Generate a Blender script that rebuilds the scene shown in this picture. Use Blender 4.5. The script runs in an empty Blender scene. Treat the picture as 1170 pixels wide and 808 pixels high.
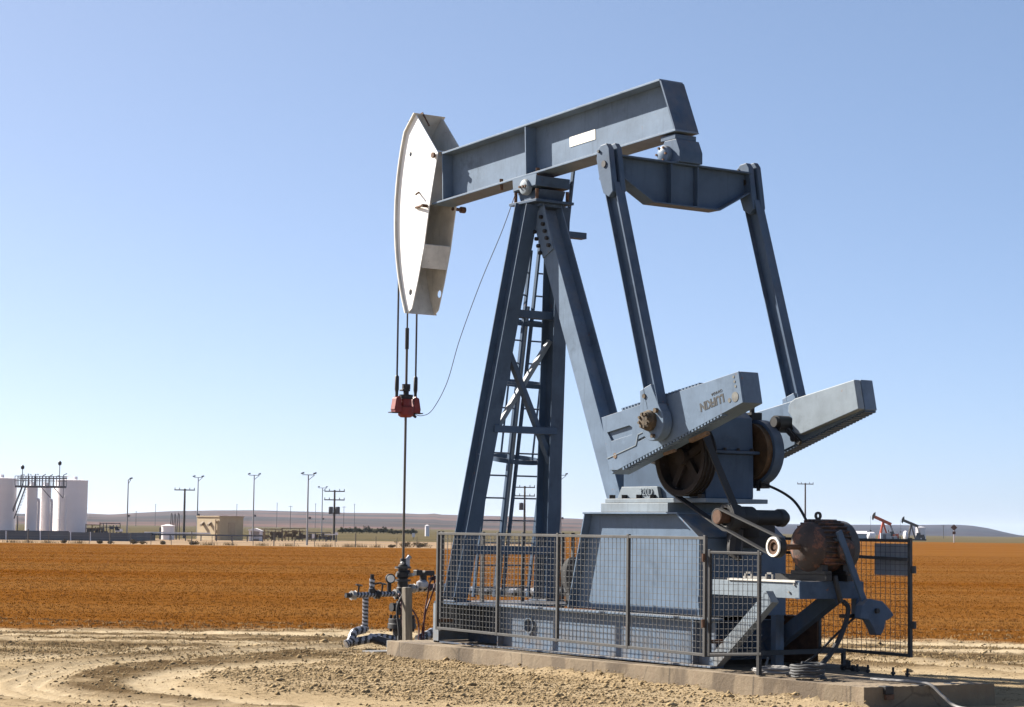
import bpy, bmesh, math, random
import numpy as np
from mathutils import Vector, Matrix
random.seed(7); RNG = np.random.default_rng(11)
R = math.radians
S = bpy.context.scene
COL = S.collection

# ------------------------------------------------------------------ camera
CAM = np.array([22.461, -15.7895, 1.4789]); YAW, PITCH, ROLL, FPX = 55.637, 4.698, 0.756, 2435.5
cd = bpy.data.cameras.new('camera'); cam = bpy.data.objects.new('camera', cd); COL.objects.link(cam)
cd.sensor_width = 36; cd.lens = 36*FPX/1170; cd.clip_start = .5; cd.clip_end = 40000
cam.matrix_world = Matrix.Translation(CAM) @ Matrix.Rotation(R(YAW), 4, 'Z') @ Matrix.Rotation(R(90+PITCH), 4, 'X') @ Matrix.Rotation(R(ROLL), 4, 'Z')
S.camera = cam
FWD = np.array([-math.sin(R(YAW)), math.cos(R(YAW))]); RGT = np.array([math.cos(R(YAW)), math.sin(R(YAW))])
GZ = -.22                                                            # level of the dirt around the pad

def spot(px, D, py=608):
    """ground point at horizontal distance D along the bearing of photo column px"""
    p, r = R(PITCH), R(ROLL)
    f3 = np.array([FWD[0]*math.cos(p), FWD[1]*math.cos(p), math.sin(p)]); u = np.array([-FWD[0]*math.sin(p), -FWD[1]*math.sin(p), math.cos(p)])
    r3 = np.array([RGT[0], RGT[1], 0]); r2 = r3*math.cos(r)+u*math.sin(r); u2 = u*math.cos(r)-r3*math.sin(r)
    d = f3 + r2*(px-585)/FPX - u2*(py-404)/FPX
    d = d/(d[0]*FWD[0]+d[1]*FWD[1]); q = CAM+d*D
    return float(q[0]), float(q[1])

# ------------------------------------------------------------------ materials
class NT:
    def __init__(s, m): s.t = m.node_tree; s.n = s.t.nodes; s.l = s.t.links
    def new(s, k, **kw):
        n = s.n.new(k)
        for a, v in kw.items():
            if a[0] == '_': n.inputs[int(a[1:]) if a[1:].isdigit() else a[1:].replace('_', ' ')].default_value = v
            else: setattr(n, a, v)
        return n
    def link(s, a, b): s.l.new(a, b)
    def noise(s, vec, scale, detail=4, rough=.55):
        n = s.new('ShaderNodeTexNoise', _Scale=scale, _Detail=detail, _Roughness=rough); s.link(vec, n.inputs['Vector']); return n.outputs[0]
    def ramp(s, x, a, b, interp='LINEAR'):
        n = s.new('ShaderNodeMapRange', interpolation_type='SMOOTHSTEP' if interp == 'S' else 'LINEAR'); s.link(x, n.inputs[0])
        n.inputs[1].default_value = a; n.inputs[2].default_value = b; return n.outputs[0]
    def mix(s, f, a, b, mode='MIX'):
        n = s.new('ShaderNodeMix', data_type='RGBA', blend_type=mode)
        for sock, v in ((n.inputs[0], f), (n.inputs[6], a), (n.inputs[7], b)):
            if hasattr(v, 'links'): s.link(v, sock)
            elif isinstance(v, (int, float)): sock.default_value = v
            else: sock.default_value = (*v, 1) if len(v) == 3 else v
        return n.outputs[2]
    def mul(s, a, b, op='MULTIPLY'):
        n = s.new('ShaderNodeMath', operation=op)
        for sock, v in ((n.inputs[0], a), (n.inputs[1], b)):
            if hasattr(v, 'links'): s.link(v, sock)
            else: sock.default_value = v
        return n.outputs[0]

def newmat(name):
    m = bpy.data.materials.new(name); m.use_nodes = True; t = NT(m); b = t.n['Principled BSDF']; return m, t, b

def mat(name, col, rough=.6, metal=0, var=.12, scale=2.5, rust=0, rust_col=(.16, .07, .03), dust=0, dust_col=(.35, .27, .17), bump=0, bscale=40, streak=0, spec=.4, mud=0):
    m, t, b = newmat(name)
    v = t.new('ShaderNodeTexCoord').outputs['Object']
    c1 = [min(1, c*(1+var)) for c in col]; c0 = [c*(1-var) for c in col]
    c = t.mix(t.ramp(t.noise(v, scale, 6, .65), .3, .7), c0, c1)
    if streak:
        mp = t.new('ShaderNodeMapping'); t.link(v, mp.inputs[0]); mp.inputs['Scale'].default_value = (9, 9, .7)
        c = t.mix(t.mul(t.ramp(t.noise(mp.outputs[0], 2.2, 5, .6), .56, .78), streak), c, [x*.55 for x in col])
    if dust:
        g = t.new('ShaderNodeNewGeometry'); sx = t.new('ShaderNodeSeparateXYZ'); t.link(g.outputs['Normal'], sx.inputs[0])
        f = t.mul(t.ramp(sx.outputs[2], .2, .9), t.mul(t.ramp(t.noise(v, 5, 5), .3, .65), dust)); c = t.mix(f, c, dust_col)
    if mud:                                                              # grease patches, then splashed soil and dust low down on the steel
        c = t.mix(t.mul(t.ramp(t.noise(v, 1.5, 6, .7), .57, .70), .55), c, [x*.38 for x in col]); c = t.mix(t.mul(t.ramp(t.noise(v, 3.1, 7, .75), .60, .72), .35), c, [min(1, x*1.5+.02) for x in col])
        sz = t.new('ShaderNodeSeparateXYZ'); t.link(v, sz.inputs[0])
        h = t.mul(t.ramp(sz.outputs[2], .62, .0), t.ramp(t.noise(v, 7, 7, .75), .38, .62)); c = t.mix(t.mul(h, mud), c, (.20, .145, .09))
    if rust:
        f = t.ramp(t.noise(v, 6.5, 8, .72), .70-rust*.22, .76-rust*.2); c = t.mix(f, c, t.mix(t.noise(v, 30, 3), rust_col, [x*1.9 for x in rust_col]))
        t.link(t.mix(f, (rough,)*3, (.85,)*3), b.inputs['Roughness'])
    else: b.inputs['Roughness'].default_value = rough
    t.link(c, b.inputs['Base Color']); b.inputs['Metallic'].default_value = metal; b.inputs['Specular IOR Level'].default_value = spec
    if bump:
        bp = t.new('ShaderNodeBump', _Strength=bump, _Distance=.01); t.link(t.noise(v, bscale, 6, .65), bp.inputs['Height']); t.link(bp.outputs[0], b.inputs['Normal'])
    return m

M = {}
M['paint'] = mat('blue_grey_paint', (.116, .163, .228), .5, var=.2, scale=1.9, rust=.2, streak=.6, dust=.6, bump=.14, bscale=14, mud=.6, spec=.14)
M['paint_shaded'] = mat('shaded_blue_grey_paint', (.058, .090, .140), .5, var=.2, scale=2, rust=.2, streak=.5, dust=.5, bump=.12, bscale=14, mud=.6, spec=.14)  # darker copy of the blue-grey paint, shade put into the colour
M['paint_lit'] = mat('lit_pale_grey_paint', (.19, .228, .262), .55, var=.16, scale=3, rust=.24, streak=.6, dust=.5, mud=.6, spec=.18, bump=.15, bscale=18)  # lighter copy of the blue-grey paint, sunlight put into the colour; also pale parts
M['white'] = mat('white_enamel', (.74, .74, .72), .5, var=.05, scale=3, rust=.16, rust_col=(.14, .07, .035), streak=.22)
M['dirty_white'] = mat('stained_white_paint', (.55, .53, .48), .6, var=.2, scale=4, rust=.22, streak=.5)
M['darkrust'] = mat('dark_rusty_casting', (.017, .012, .010), .85, var=.5, scale=6, bump=.4)
M['rust'] = mat('rusty_steel', (.10, .052, .03), .85, var=.45, scale=7, bump=.4)
M['nut'] = mat('greasy_rusted_nut', (.075, .055, .035), .85, var=.55, scale=16, bump=.5)
M['rod'] = mat('oiled_rod_steel', (.10, .085, .066), .5, metal=.3, var=.2)
M['rustlight'] = mat('flaky_rust', (.15, .10, .065), .85, var=.4, scale=14, bump=.5)
M['motor'] = mat('rusty_motor_paint', (.045, .031, .026), .7, var=.5, scale=4, rust=.8, rust_col=(.11, .05, .032), bump=.3)
M['grey_dark'] = mat('weathered_grey_steel', (.055, .055, .056), .7, var=.3, scale=5, rust=.2)
M['fence'] = mat('grey_galvanised_tube', (.06, .058, .056), .65, metal=.2, var=.25, scale=6, rust=.28)
M['wire'] = mat('welded_wire', (.11, .11, .108), .6, metal=.3, var=.2, scale=8, rust=.2)
M['black'] = mat('black_greasy_steel', (.018, .017, .017), .55, var=.3, scale=5, rust=.1, rust_col=(.05, .025, .015))
M['rubber'] = mat('black_rubber', (.022, .021, .021), .7, var=.2)
M['grey_hose'] = mat('grey_cable_sheath', (.19, .18, .17), .6, var=.15)
M['red'] = mat('red_clamp_paint', (.17, .018, .014), .5, var=.3, scale=9, rust=.35, rust_col=(.07, .025, .015))
M['redhose'] = mat('red_hose_rubber', (.09, .022, .018), .6, var=.3)
M['steel'] = mat('bare_steel', (.30, .29, .27), .45, metal=.5, var=.2, rust=.15)
M['cable'] = mat('steel_wire_rope', (.03, .03, .032), .6, var=.3, scale=20)
M['tape_w'] = mat('silver_wrap', (.34, .345, .37), .35, metal=.35, var=.2, scale=25, bump=.4, bscale=60)
M['tape_b'] = mat('black_wrap', (.03, .03, .034), .5, var=.3, scale=20, bump=.4, bscale=60)
M['gold'] = mat('worn_brake_band', (.10, .06, .03), .6, metal=.3, var=.4, scale=10, rust=.4)
M['plate'] = mat('cream_name_plate', (.78, .76, .68), .5, var=.06)
M['boss'] = mat('dirty_cast_boss', (.12, .12, .11), .7, var=.4, scale=12, rust=.3)
M['letter'] = mat('dark_letter_paint', (.03, .032, .034), .7, var=.4, scale=20)
M['sheet'] = mat('sheet_metal_grey', (.33, .35, .38), .5, metal=.2, var=.15)
# background
M['tank'] = mat('white_tank_paint', (.72, .68, .68), .6, var=.04, scale=.6, streak=.12)
M['tan'] = mat('tan_cladding', (.42, .33, .21), .8, var=.1, scale=.8, streak=.1)
M['tan_roof'] = mat('tan_roof', (.38, .29, .19), .8, var=.1)
M['wall'] = mat('dark_grey_containment', (.115, .118, .128), .8, var=.15, scale=.5)
M['bgsteel'] = mat('dull_steel', (.10, .10, .11), .7, var=.2)
M['lampole'] = mat('galvanised_pole', (.26, .26, .27), .6, metal=.3, var=.1)
M['polewood'] = mat('creosoted_pole', (.10, .085, .075), .9, var=.2)
M['orange'] = mat('orange_red_machine_paint', (.50, .09, .03), .6, var=.15)
M['brownrack'] = mat('dusty_brown_steel', (.17, .125, .085), .8, var=.4, scale=2)
M['sign'] = mat('sign_back', (.12, .075, .05), .7, var=.1)

def wood_mat():
    m, t, b = newmat('weathered_post_wood'); v = t.new('ShaderNodeTexCoord').outputs['Object']
    mp = t.new('ShaderNodeMapping'); t.link(v, mp.inputs[0]); mp.inputs['Scale'].default_value = (30, 30, 1.6)
    n = t.noise(mp.outputs[0], 1.6, 6, .65); c = t.mix(t.ramp(n, .3, .7), (.11, .092, .068), (.24, .205, .155)); t.link(c, b.inputs['Base Color'])
    b.inputs['Roughness'].default_value = .9; bp = t.new('ShaderNodeBump', _Strength=.5, _Distance=.01); t.link(n, bp.inputs['Height']); t.link(bp.outputs[0], b.inputs['Normal']); return m
M['wood'] = wood_mat()

def concrete_mat():
    m, t, b = newmat('dusty_concrete'); v = t.new('ShaderNodeTexCoord').outputs['Object']
    c = t.mix(t.ramp(t.noise(v, 2.2, 7, .65), .3, .7), (.14, .103, .063), (.22, .167, .106))
    c = t.mix(t.mul(t.ramp(t.noise(v, 34, 5, .7), .52, .75), .5), c, (.19, .14, .09))
    mp = t.new('ShaderNodeMapping'); t.link(v, mp.inputs[0]); mp.inputs['Scale'].default_value = (8, 8, .5)
    c = t.mix(t.mul(t.ramp(t.noise(mp.outputs[0], 1.4, 4), .5, .75), .45), c, (.16, .105, .065))
    m2 = t.new('ShaderNodeMapping'); t.link(v, m2.inputs[0]); m2.inputs['Scale'].default_value = (1.5, .15, .5); m2.inputs['Rotation'].default_value = (0, R(28), 0)
    c = t.mix(t.mul(t.ramp(t.noise(m2.outputs[0], 1.3, 3, .5), .52, .57), .7), c, (.07, .048, .029))
    sx = t.new('ShaderNodeSeparateXYZ'); t.link(v, sx.inputs[0]); fr = t.mul(t.mul(t.mul(sx.outputs[0], .71), t.mul(t.noise(v, 1.2, 3), .12), 'ADD'), 1.0, 'FRACT')
    c = t.mix(t.mul(t.ramp(fr, .028, .012), .75), c, (.05, .036, .022))
    vo = t.new('ShaderNodeTexVoronoi', feature='DISTANCE_TO_EDGE', _Scale=.55); t.link(t.mix(.25, v, t.noise(v, 3, 5)), vo.inputs['Vector'])
    c = t.mix(t.mul(t.ramp(vo.outputs['Distance'], .005, .001), .5), c, (.06, .045, .03))
    t.link(c, b.inputs['Base Color']); b.inputs['Roughness'].default_value = .92
    bp = t.new('ShaderNodeBump', _Strength=.5, _Distance=.02); t.link(t.noise(v, 22, 8, .7), bp.inputs['Height']); t.link(bp.outputs[0], b.inputs['Normal']); return m
M['concrete'] = concrete_mat()

def field_colour(t, st, pos, k):
    s = lambda c: tuple(x*k for x in c)
    f = t.mix(t.ramp(t.noise(st(.22, .9), 1.0, 6, .65), .3, .7), s((.125, .041, .005)), s((.19, .065, .008)))
    f = t.mix(t.mul(t.ramp(t.noise(st(.012, .13), 1.0, 5, .65), .30, .66), .8), f, s((.215, .105, .032)))
    f = t.mix(t.mul(t.ramp(t.noise(st(.02, .22), 1.7, 5, .6), .48, .72), .4), f, s((.10, .040, .008)))
    return f
def ground_mat():
    m, t, b = newmat('soil_and_stubble')
    pos = t.new('ShaderNodeNewGeometry').outputs['Position']
    def at(n): return t.new('ShaderNodeAttribute', attribute_name=n).outputs['Fac']
    def st(scale_lat, scale_dep):                                       # noise stretched along the drilling direction of the field
        mp = t.new('ShaderNodeMapping'); mp.inputs['Rotation'].default_value = (0, 0, R(-YAW)); t.link(pos, mp.inputs[0])
        m2 = t.new('ShaderNodeMapping'); m2.inputs['Scale'].default_value = (scale_lat, scale_dep, 1); t.link(mp.outputs[0], m2.inputs[0]); return m2.outputs[0]
    fine = t.noise(pos, 26, 8, .75); mid = t.noise(pos, 2.6, 7, .65); big = t.noise(pos, .5, 5, .6); spk = t.noise(pos, 10, 9, .82); grit = t.noise(pos, 34, 6, .8)
    c = t.mix(t.ramp(mid, .32, .68), (.25, .184, .107), (.345, .263, .16))
    c = t.mix(t.ramp(big, .38, .66), c, (.335, .254, .152))
    c = t.mix(t.mul(at('dark'), t.ramp(mid, .15, .40)), c, t.mix(t.ramp(spk, .46, .6), (.075, .049, .026), (.165, .113, .06)))
    c = t.mix(t.mul(at('gravel'), .8), c, (.37, .278, .166))
    dk = t.ramp(spk, .53, .60); dk = t.mul(dk, t.mul(1.0, t.mul(at('pale'), .75), 'SUBTRACT')); c = t.mix(t.mul(dk, .8), c, (.07, .046, .025))  # dark soil specks, with small shadows of clods and stubble painted in
    dg = t.mul(at('gravel'), t.ramp(grit, .47, .55)); c = t.mix(t.mul(dg, .8), c, (.065, .042, .023))  # dark gaps between gravel clods, their shade painted in
    c = t.mix(t.mul(at('pale'), t.ramp(fine, .80, .50)), c, t.mix(t.ramp(mid, .3, .7), (.36, .28, .175), (.46, .37, .25)))
    c = t.mix(t.mul(t.ramp(grit, .60, .68), .5), c, (.36, .285, .19))
    f = field_colour(t, st, pos, .84)
    f = t.mix(t.mul(t.ramp(t.noise(pos, 9, 7, .75), .50, .70), .55), f, (.085, .036, .008))
    f = t.mix(t.mul(t.ramp(t.noise(st(.5, 2.2), 1.4, 6, .7), .60, .74), .5), f, (.27, .155, .06))
    c = t.mix(at('field'), c, f)
    c = t.mix(at('strip'), c, t.mix(t.ramp(t.noise(st(.06, .3), 1, 5), .35, .65), (.22, .155, .10), (.29, .21, .14)))
    gr = t.mix(t.ramp(t.noise(st(.012, .05), 1, 5, .7), .35, .65), (.064, .058, .032), (.115, .088, .052))
    c = t.mix(at('green'), c, gr)
    t.link(c, b.inputs['Base Color']); b.inputs['Roughness'].default_value = .95; b.inputs['Specular IOR Level'].default_value = 0
    bp = t.new('ShaderNodeBump', _Strength=.9, _Distance=.022); t.link(t.noise(pos, 34, 9, .8), bp.inputs['Height']); t.link(bp.outputs[0], b.inputs['Normal'])
    return m

def hill_mat():
    m, t, b = newmat('dry_hills'); v = t.new('ShaderNodeNewGeometry').outputs['Position']
    mp = t.new('ShaderNodeMapping'); mp.inputs['Rotation'].default_value = (0, 0, R(-YAW)); t.link(v, mp.inputs[0])
    m2 = t.new('ShaderNodeMapping'); m2.inputs['Scale'].default_value = (.0016, .0028, .05); t.link(mp.outputs[0], m2.inputs[0])
    n = t.noise(m2.outputs[0], 1.0, 6, .6); n2 = t.noise(m2.outputs[0], 4.5, 7, .7)
    c = t.mix(t.ramp(n, .42, .56), (.040, .037, .036), (.125, .072, .056)); c = t.mix(t.mul(t.ramp(n2, .45, .65), .6), c, (.035, .032, .033)); c = t.mix(t.mul(t.new('ShaderNodeAttribute', attribute_name='haze_tint').outputs['Fac'], .85), c, t.mix(t.ramp(n2, .4, .6), (.028, .034, .052), (.050, .056, .076)))  # right-hand hills tinted blue, distance haze put into the colour
    t.link(c, b.inputs['Base Color']); b.inputs['Roughness'].default_value = 1; b.inputs['Specular IOR Level'].default_value = 0; return m

def leafmat(name, a, bcol, scale=3):
    m, t, b = newmat(name); v = t.new('ShaderNodeNewGeometry').outputs['Position']
    c = t.mix(t.ramp(t.noise(v, scale, 5, .7), .3, .7), a, bcol)
    t.link(c, b.inputs['Base Color']); b.inputs['Roughness'].default_value = .9; b.inputs['Specular IOR Level'].default_value = 0
    return m
M['ground'] = ground_mat(); M['hills'] = hill_mat()
def crop_mat():
    m, t, b = newmat('ripe_orange_crop'); pos = t.new('ShaderNodeNewGeometry').outputs['Position']
    def st(a_, c_):
        mp = t.new('ShaderNodeMapping'); mp.inputs['Rotation'].default_value = (0, 0, R(-YAW)); t.link(pos, mp.inputs[0])
        m2 = t.new('ShaderNodeMapping'); m2.inputs['Scale'].default_value = (a_, c_, 1); t.link(mp.outputs[0], m2.inputs[0]); return m2.outputs[0]
    c = t.mix(t.ramp(t.noise(pos, 6, 4, .7), .35, .65), field_colour(t, st, pos, .85), field_colour(t, st, pos, 1.35))
    t.link(c, b.inputs['Base Color']); b.inputs['Roughness'].default_value = .9; b.inputs['Specular IOR Level'].default_value = 0; return m
M['crop'] = crop_mat()
M['straw'] = leafmat('dry_straw', (.24, .165, .08), (.38, .29, .16), 5)
M['clod'] = leafmat('dry_clods', (.17, .118, .062), (.36, .27, .155), 6)
M['shrub'] = leafmat('dry_shrub', (.10, .075, .04), (.20, .15, .085), 3)
M['tree'] = leafmat('far_tree_leaves', (.06, .06, .035), (.12, .105, .06), .5)

# ------------------------------------------------------------------ mesh helpers
def vec(a): return Vector(a)
class MB:
    def __init__(s): s.v = []; s.f = []; s.mi = []
    def add(s, vs, fs, mi=0):
        o = len(s.v); s.v += [tuple(v) for v in vs]; s.f += [tuple(i+o for i in f) for f in fs]; s.mi += [mi]*len(fs) if isinstance(mi, int) else mi; return s
    def box(s, a, b, mi=0):
        x0, x1 = sorted((a[0], b[0])); y0, y1 = sorted((a[1], b[1])); z0, z1 = sorted((a[2], b[2]))
        return s.add([(x0,y0,z0),(x1,y0,z0),(x1,y1,z0),(x0,y1,z0),(x0,y0,z1),(x1,y0,z1),(x1,y1,z1),(x0,y1,z1)],
                     [(3,2,1,0),(4,5,6,7),(0,1,5,4),(1,2,6,5),(2,3,7,6),(3,0,4,7)], mi)
    def prism(s, pts, off, mi=0):
        """flat outline (3-D points) pushed along off"""
        P = [vec(p) for p in pts]; o = vec(off); n = len(P)
        nrm = Vector()
        for i in range(n): nrm += P[i].cross(P[(i+1) % n])
        if nrm.dot(o) > 0: P.reverse()
        return s.add(P+[p+o for p in P], [tuple(range(n)), tuple(range(2*n-1, n-1, -1))]+[((i+1) % n, i, i+n, (i+1) % n+n) for i in range(n)], mi)
    def xz(s, pts, y0, y1, mi=0): return s.prism([(x, y0, z) for x, z in pts], (0, y1-y0, 0), mi)
    def yz(s, pts, x0, x1, mi=0): return s.prism([(x0, y, z) for y, z in pts], (x1-x0, 0, 0), mi)
    def frame(s, a):
        a = a.normalized(); h = Vector((0,0,1)) if abs(a.z) < .95 else Vector((1,0,0)); u = a.cross(h).normalized(); return a, u, u.cross(a).normalized()
    def cyl(s, p0, p1, r0, r1=None, n=24, mi=0, caps=True):
        p0, p1 = vec(p0), vec(p1); r1 = r0 if r1 is None else r1; a, u, w = s.frame(p1-p0)
        vs = [p+(u*math.cos(2*math.pi*i/n)+w*math.sin(2*math.pi*i/n))*r for p, r in ((p0, r0), (p1, r1)) for i in range(n)]
        fs = [((i+1) % n, i, i+n, (i+1) % n+n) for i in range(n)]
        fs = [f[::-1] for f in fs]
        if caps: fs += [tuple(range(n)), tuple(range(2*n-1, n-1, -1))]
        return s.add(vs, fs, mi)
    def lathe(s, p0, p1, prof, n=32, mi=0):
        """prof: (t along p0->p1 in metres, radius)"""
        p0, p1 = vec(p0), vec(p1); a, u, w = s.frame(p1-p0); k = len(prof)
        vs = [p0+a*t+(u*math.cos(2*math.pi*i/n)+w*math.sin(2*math.pi*i/n))*max(r, .0005) for t, r in prof for i in range(n)]
        fs = [(j*n+i, j*n+(i+1) % n, (j+1)*n+(i+1) % n, (j+1)*n+i) for j in range(k-1) for i in range(n)]
        return s.add(vs, fs+[tuple(range(n-1, -1, -1)), tuple(range((k-1)*n, k*n))], mi)
    def ring(s, c, axis, ro, ri, w, n=36, mi=0):
        c = vec(c); a, u, v_ = s.frame(vec(axis)); vs = []
        for t, r in ((-w/2, ro), (w/2, ro), (w/2, ri), (-w/2, ri)):
            vs += [c+a*t+(u*math.cos(2*math.pi*i/n)+v_*math.sin(2*math.pi*i/n))*r for i in range(n)]
        fs = [(j*n+i, j*n+(i+1) % n, ((j+1) % 4)*n+(i+1) % n, ((j+1) % 4)*n+i) for j in range(4) for i in range(n)]
        return s.add(vs, fs, mi)
    def tube(s, pts, r, n=8, mi=0, stripes=None, closed=False):
        P = [vec(p) for p in pts]; k = len(P); vs = []; a = (P[1]-P[0]).normalized(); u = s.frame(a)[1]
        for i, p in enumerate(P):
            d = (P[min(i+1, k-1)]-P[max(i-1, 0)]).normalized(); u = (u-d*u.dot(d)).normalized(); w = d.cross(u)
            rr = r[i] if hasattr(r, '__len__') else r
            vs += [p+(u*math.cos(2*math.pi*j/n)+w*math.sin(2*math.pi*j/n))*rr for j in range(n)]
        fs = []; mis = []
        for i in range(k-1):
            for j in range(n):
                fs.append((i*n+j, i*n+(j+1) % n, (i+1)*n+(j+1) % n, (i+1)*n+j))
                mis.append(mi if stripes is None else (1 if ((i+j*stripes/n) % stripes) < stripes*.5 else 0))
        fs += [tuple(range(n-1, -1, -1)), tuple(range((k-1)*n, k*n))]; mis += [mi, mi]
        return s.add(vs, fs, mis)
    def bar(s, p0, p1, hd, h, w, mi=0):
        """solid rectangular bar, h along hd, w across"""
        p0, p1 = vec(p0), vec(p1); a = (p1-p0).normalized(); hd = vec(hd); hd = (hd-a*hd.dot(a)).normalized(); wd = a.cross(hd)
        return s.prism([p0+hd*(x*h/2)+wd*(y*w/2) for x, y in ((-1,-1),(1,-1),(1,1),(-1,1))], p1-p0, mi)
    def ibeam(s, p0, p1, hd, h, w, tf=.018, tw=.012, mi=0, off=0):
        """rolled I section: flanges at +-h/2 along hd"""
        p0, p1 = vec(p0), vec(p1); a = (p1-p0).normalized(); hd = vec(hd); hd = (hd-a*hd.dot(a)).normalized(); wd = a.cross(hd)
        H, B, t = h/2, w/2, tw/2
        o = [(-H,-B),(-H,B),(-H+tf,B),(-H+tf,t),(H-tf,t),(H-tf,B),(H,B),(H,-B),(H-tf,-B),(H-tf,-t),(-H+tf,-t),(-H+tf,-B)]
        P = [p0+hd*x+wd*y for x, y in o]; n = 12; d = p1-p0
        vs = P+[p+d for p in P]; caps = [(0,1,2,11),(2,3,10,11),(3,4,9,10),(4,5,8,9),(5,6,7,8)]
        fs = [tuple(reversed(c)) for c in caps]+[tuple(i+n for i in c) for c in caps]+[(i,(i+1) % n,(i+1) % n+n,i+n) for i in range(n)]
        return s.add(vs, fs, mi)
    def channel(s, p0, p1, hd, h, w, t=.012, side=1, mi=0):
        """web h tall, flanges running to one side"""
        p0, p1 = vec(p0), vec(p1); a = (p1-p0).normalized(); hd = vec(hd); hd = (hd-a*hd.dot(a)).normalized(); wd = a.cross(hd)*side
        o = [(-h/2,0),(h/2,0),(h/2,w),(h/2-t,w),(h/2-t,t),(-h/2+t,t),(-h/2+t,w),(-h/2,w)]
        P = [p0+hd*x+wd*y for x, y in o]; d = p1-p0; n = 8; q = [(0,1,2,3,4,5,6,7)]
        caps = [(0,1,4,5),(1,2,3,4),(0,5,6,7)]
        return s.add(P+[p+d for p in P], [tuple(reversed(c)) for c in caps]+[tuple(i+n for i in c) for c in caps]+[(i,(i+1) % n,(i+1) % n+n,i+n) for i in range(n)], mi)
    def plate(s, outer, holes, to3, thick, mi=0):
        """flat plate with real holes; outer/holes in 2-D, to3(u,v) gives a 3-D point, thick is a vector"""
        bm = bmesh.new(); edges = []
        for loop in [outer]+holes:
            vs = [bm.verts.new(to3(*p)) for p in loop]
            edges += [bm.edges.new((vs[i], vs[(i+1) % len(vs)])) for i in range(len(vs))]
        bmesh.ops.triangle_fill(bm, use_beauty=True, use_dissolve=False, edges=edges)
        g = bmesh.ops.extrude_face_region(bm, geom=bm.faces[:])
        for e in g['geom']:
            if isinstance(e, bmesh.types.BMVert): e.co += vec(thick)
        bmesh.ops.recalc_face_normals(bm, faces=bm.faces[:])
        bm.verts.index_update(); s.add([v.co for v in bm.verts], [[v.index for v in f.verts] for f in bm.faces], mi); bm.free(); return s
    def bolt(s, p, axis, r=.03, h=.03, mi=0):
        a = vec(axis).normalized(); return s.cyl(vec(p), vec(p)+a*h, r, n=6, mi=mi)
    def belt(s, c1, r1, c2, r2, y0, y1, th=.016, mi=0):
        """flat belt round two pulleys that turn about the Y axis; c = (x, z)"""
        pts = [(c[0]+r*math.cos(a), c[1]+r*math.sin(a)) for c, r in ((c1, r1), (c2, r2)) for a in np.linspace(0, 2*math.pi, 48, endpoint=False)]
        def hull(p):
            p = sorted(set(p)); cr = lambda o, a, b: (a[0]-o[0])*(b[1]-o[1])-(a[1]-o[1])*(b[0]-o[0]); out = []
            for seq in (p, p[::-1]):
                h = []
                for q in seq:
                    while len(h) > 1 and cr(h[-2], h[-1], q) <= 0: h.pop()
                    h.append(q)
                out += h[:-1]
            return out
        i = hull(pts); cx = sum(p[0] for p in i)/len(i); n = len(i)
        def grow(k):
            a, b, c = i[k-1], i[k], i[(k+1) % n]; tx, tz = c[0]-a[0], c[1]-a[1]; L = math.hypot(tx, tz); return (b[0]+tz/L*th, b[1]-tx/L*th)
        o = [grow(k) for k in range(n)]; vs = [(x, y, z) for y in (y0, y1) for ring in (o, i) for x, z in ring]; fs = []
        for k in range(n):
            l = (k+1) % n; fs += [(k, l, l+n, k+n), (k+2*n, k+3*n, l+3*n, l+2*n), (k, k+2*n, l+2*n, l), (k+n, l+n, l+3*n, k+3*n)]
        return s.add(vs, fs, mi)
    KEEP = {'wire_mesh','gear_rack','size_letters','maker_letters','country_letters','crown','foliage','blades','groove_rim','wires','railing','stems','haze'}
    def pieces(s):
        n = len(s.v); par = list(range(n))
        def find(i):
            while par[i] != i: par[i] = par[par[i]]; i = par[i]
            return i
        for f in s.f:
            a = find(f[0])
            for i in f[1:]: par[find(i)] = a
        isl = {}
        for i in range(n): isl.setdefault(find(i), []).append(i)
        ks = list(isl)
        if len(ks) < 2: return [s]
        V = np.array([tuple(v) for v in s.v]); lo = np.array([V[isl[k]].min(0) for k in ks])-.006; hi = np.array([V[isl[k]].max(0) for k in ks])+.006
        g = list(range(len(ks)))
        def gf(i):
            while g[i] != i: g[i] = g[g[i]]; i = g[i]
            return i
        for i in range(len(ks)):
            for j in range(i+1, len(ks)):
                if np.all(lo[i] <= hi[j]) and np.all(lo[j] <= hi[i]): g[gf(j)] = gf(i)
        vg = {}
        for i, k in enumerate(ks):
            for v in isl[k]: vg[v] = gf(i)
        out = {}
        for f, mi in zip(s.f, s.mi):
            k = vg[f[0]]; b = out.setdefault(k, (MB(), {}))
            nf = []
            for i in f:
                if i not in b[1]: b[1][i] = len(b[0].v); b[0].v.append(s.v[i])
                nf.append(b[1][i])
            b[0].f.append(tuple(nf)); b[0].mi.append(mi)
        return [b[0] for b in out.values()]
    def build(s, name, m, parent=None, bevel=0, smooth=35, origin=None):
        if parent is not None and parent.parent is not None and parent.parent.parent is not None: parent = parent.parent     # thing > part > sub-part, no deeper
        if name not in MB.KEEP and parent is not None:
            ps = s.pieces(); ps.sort(key=lambda q: -len(q.v))
            if len(ps) > 1: return [q.build1(name, m, parent, bevel, smooth, origin) for q in ps][0]
        return s.build1(name, m, parent, bevel, smooth, origin)
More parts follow.
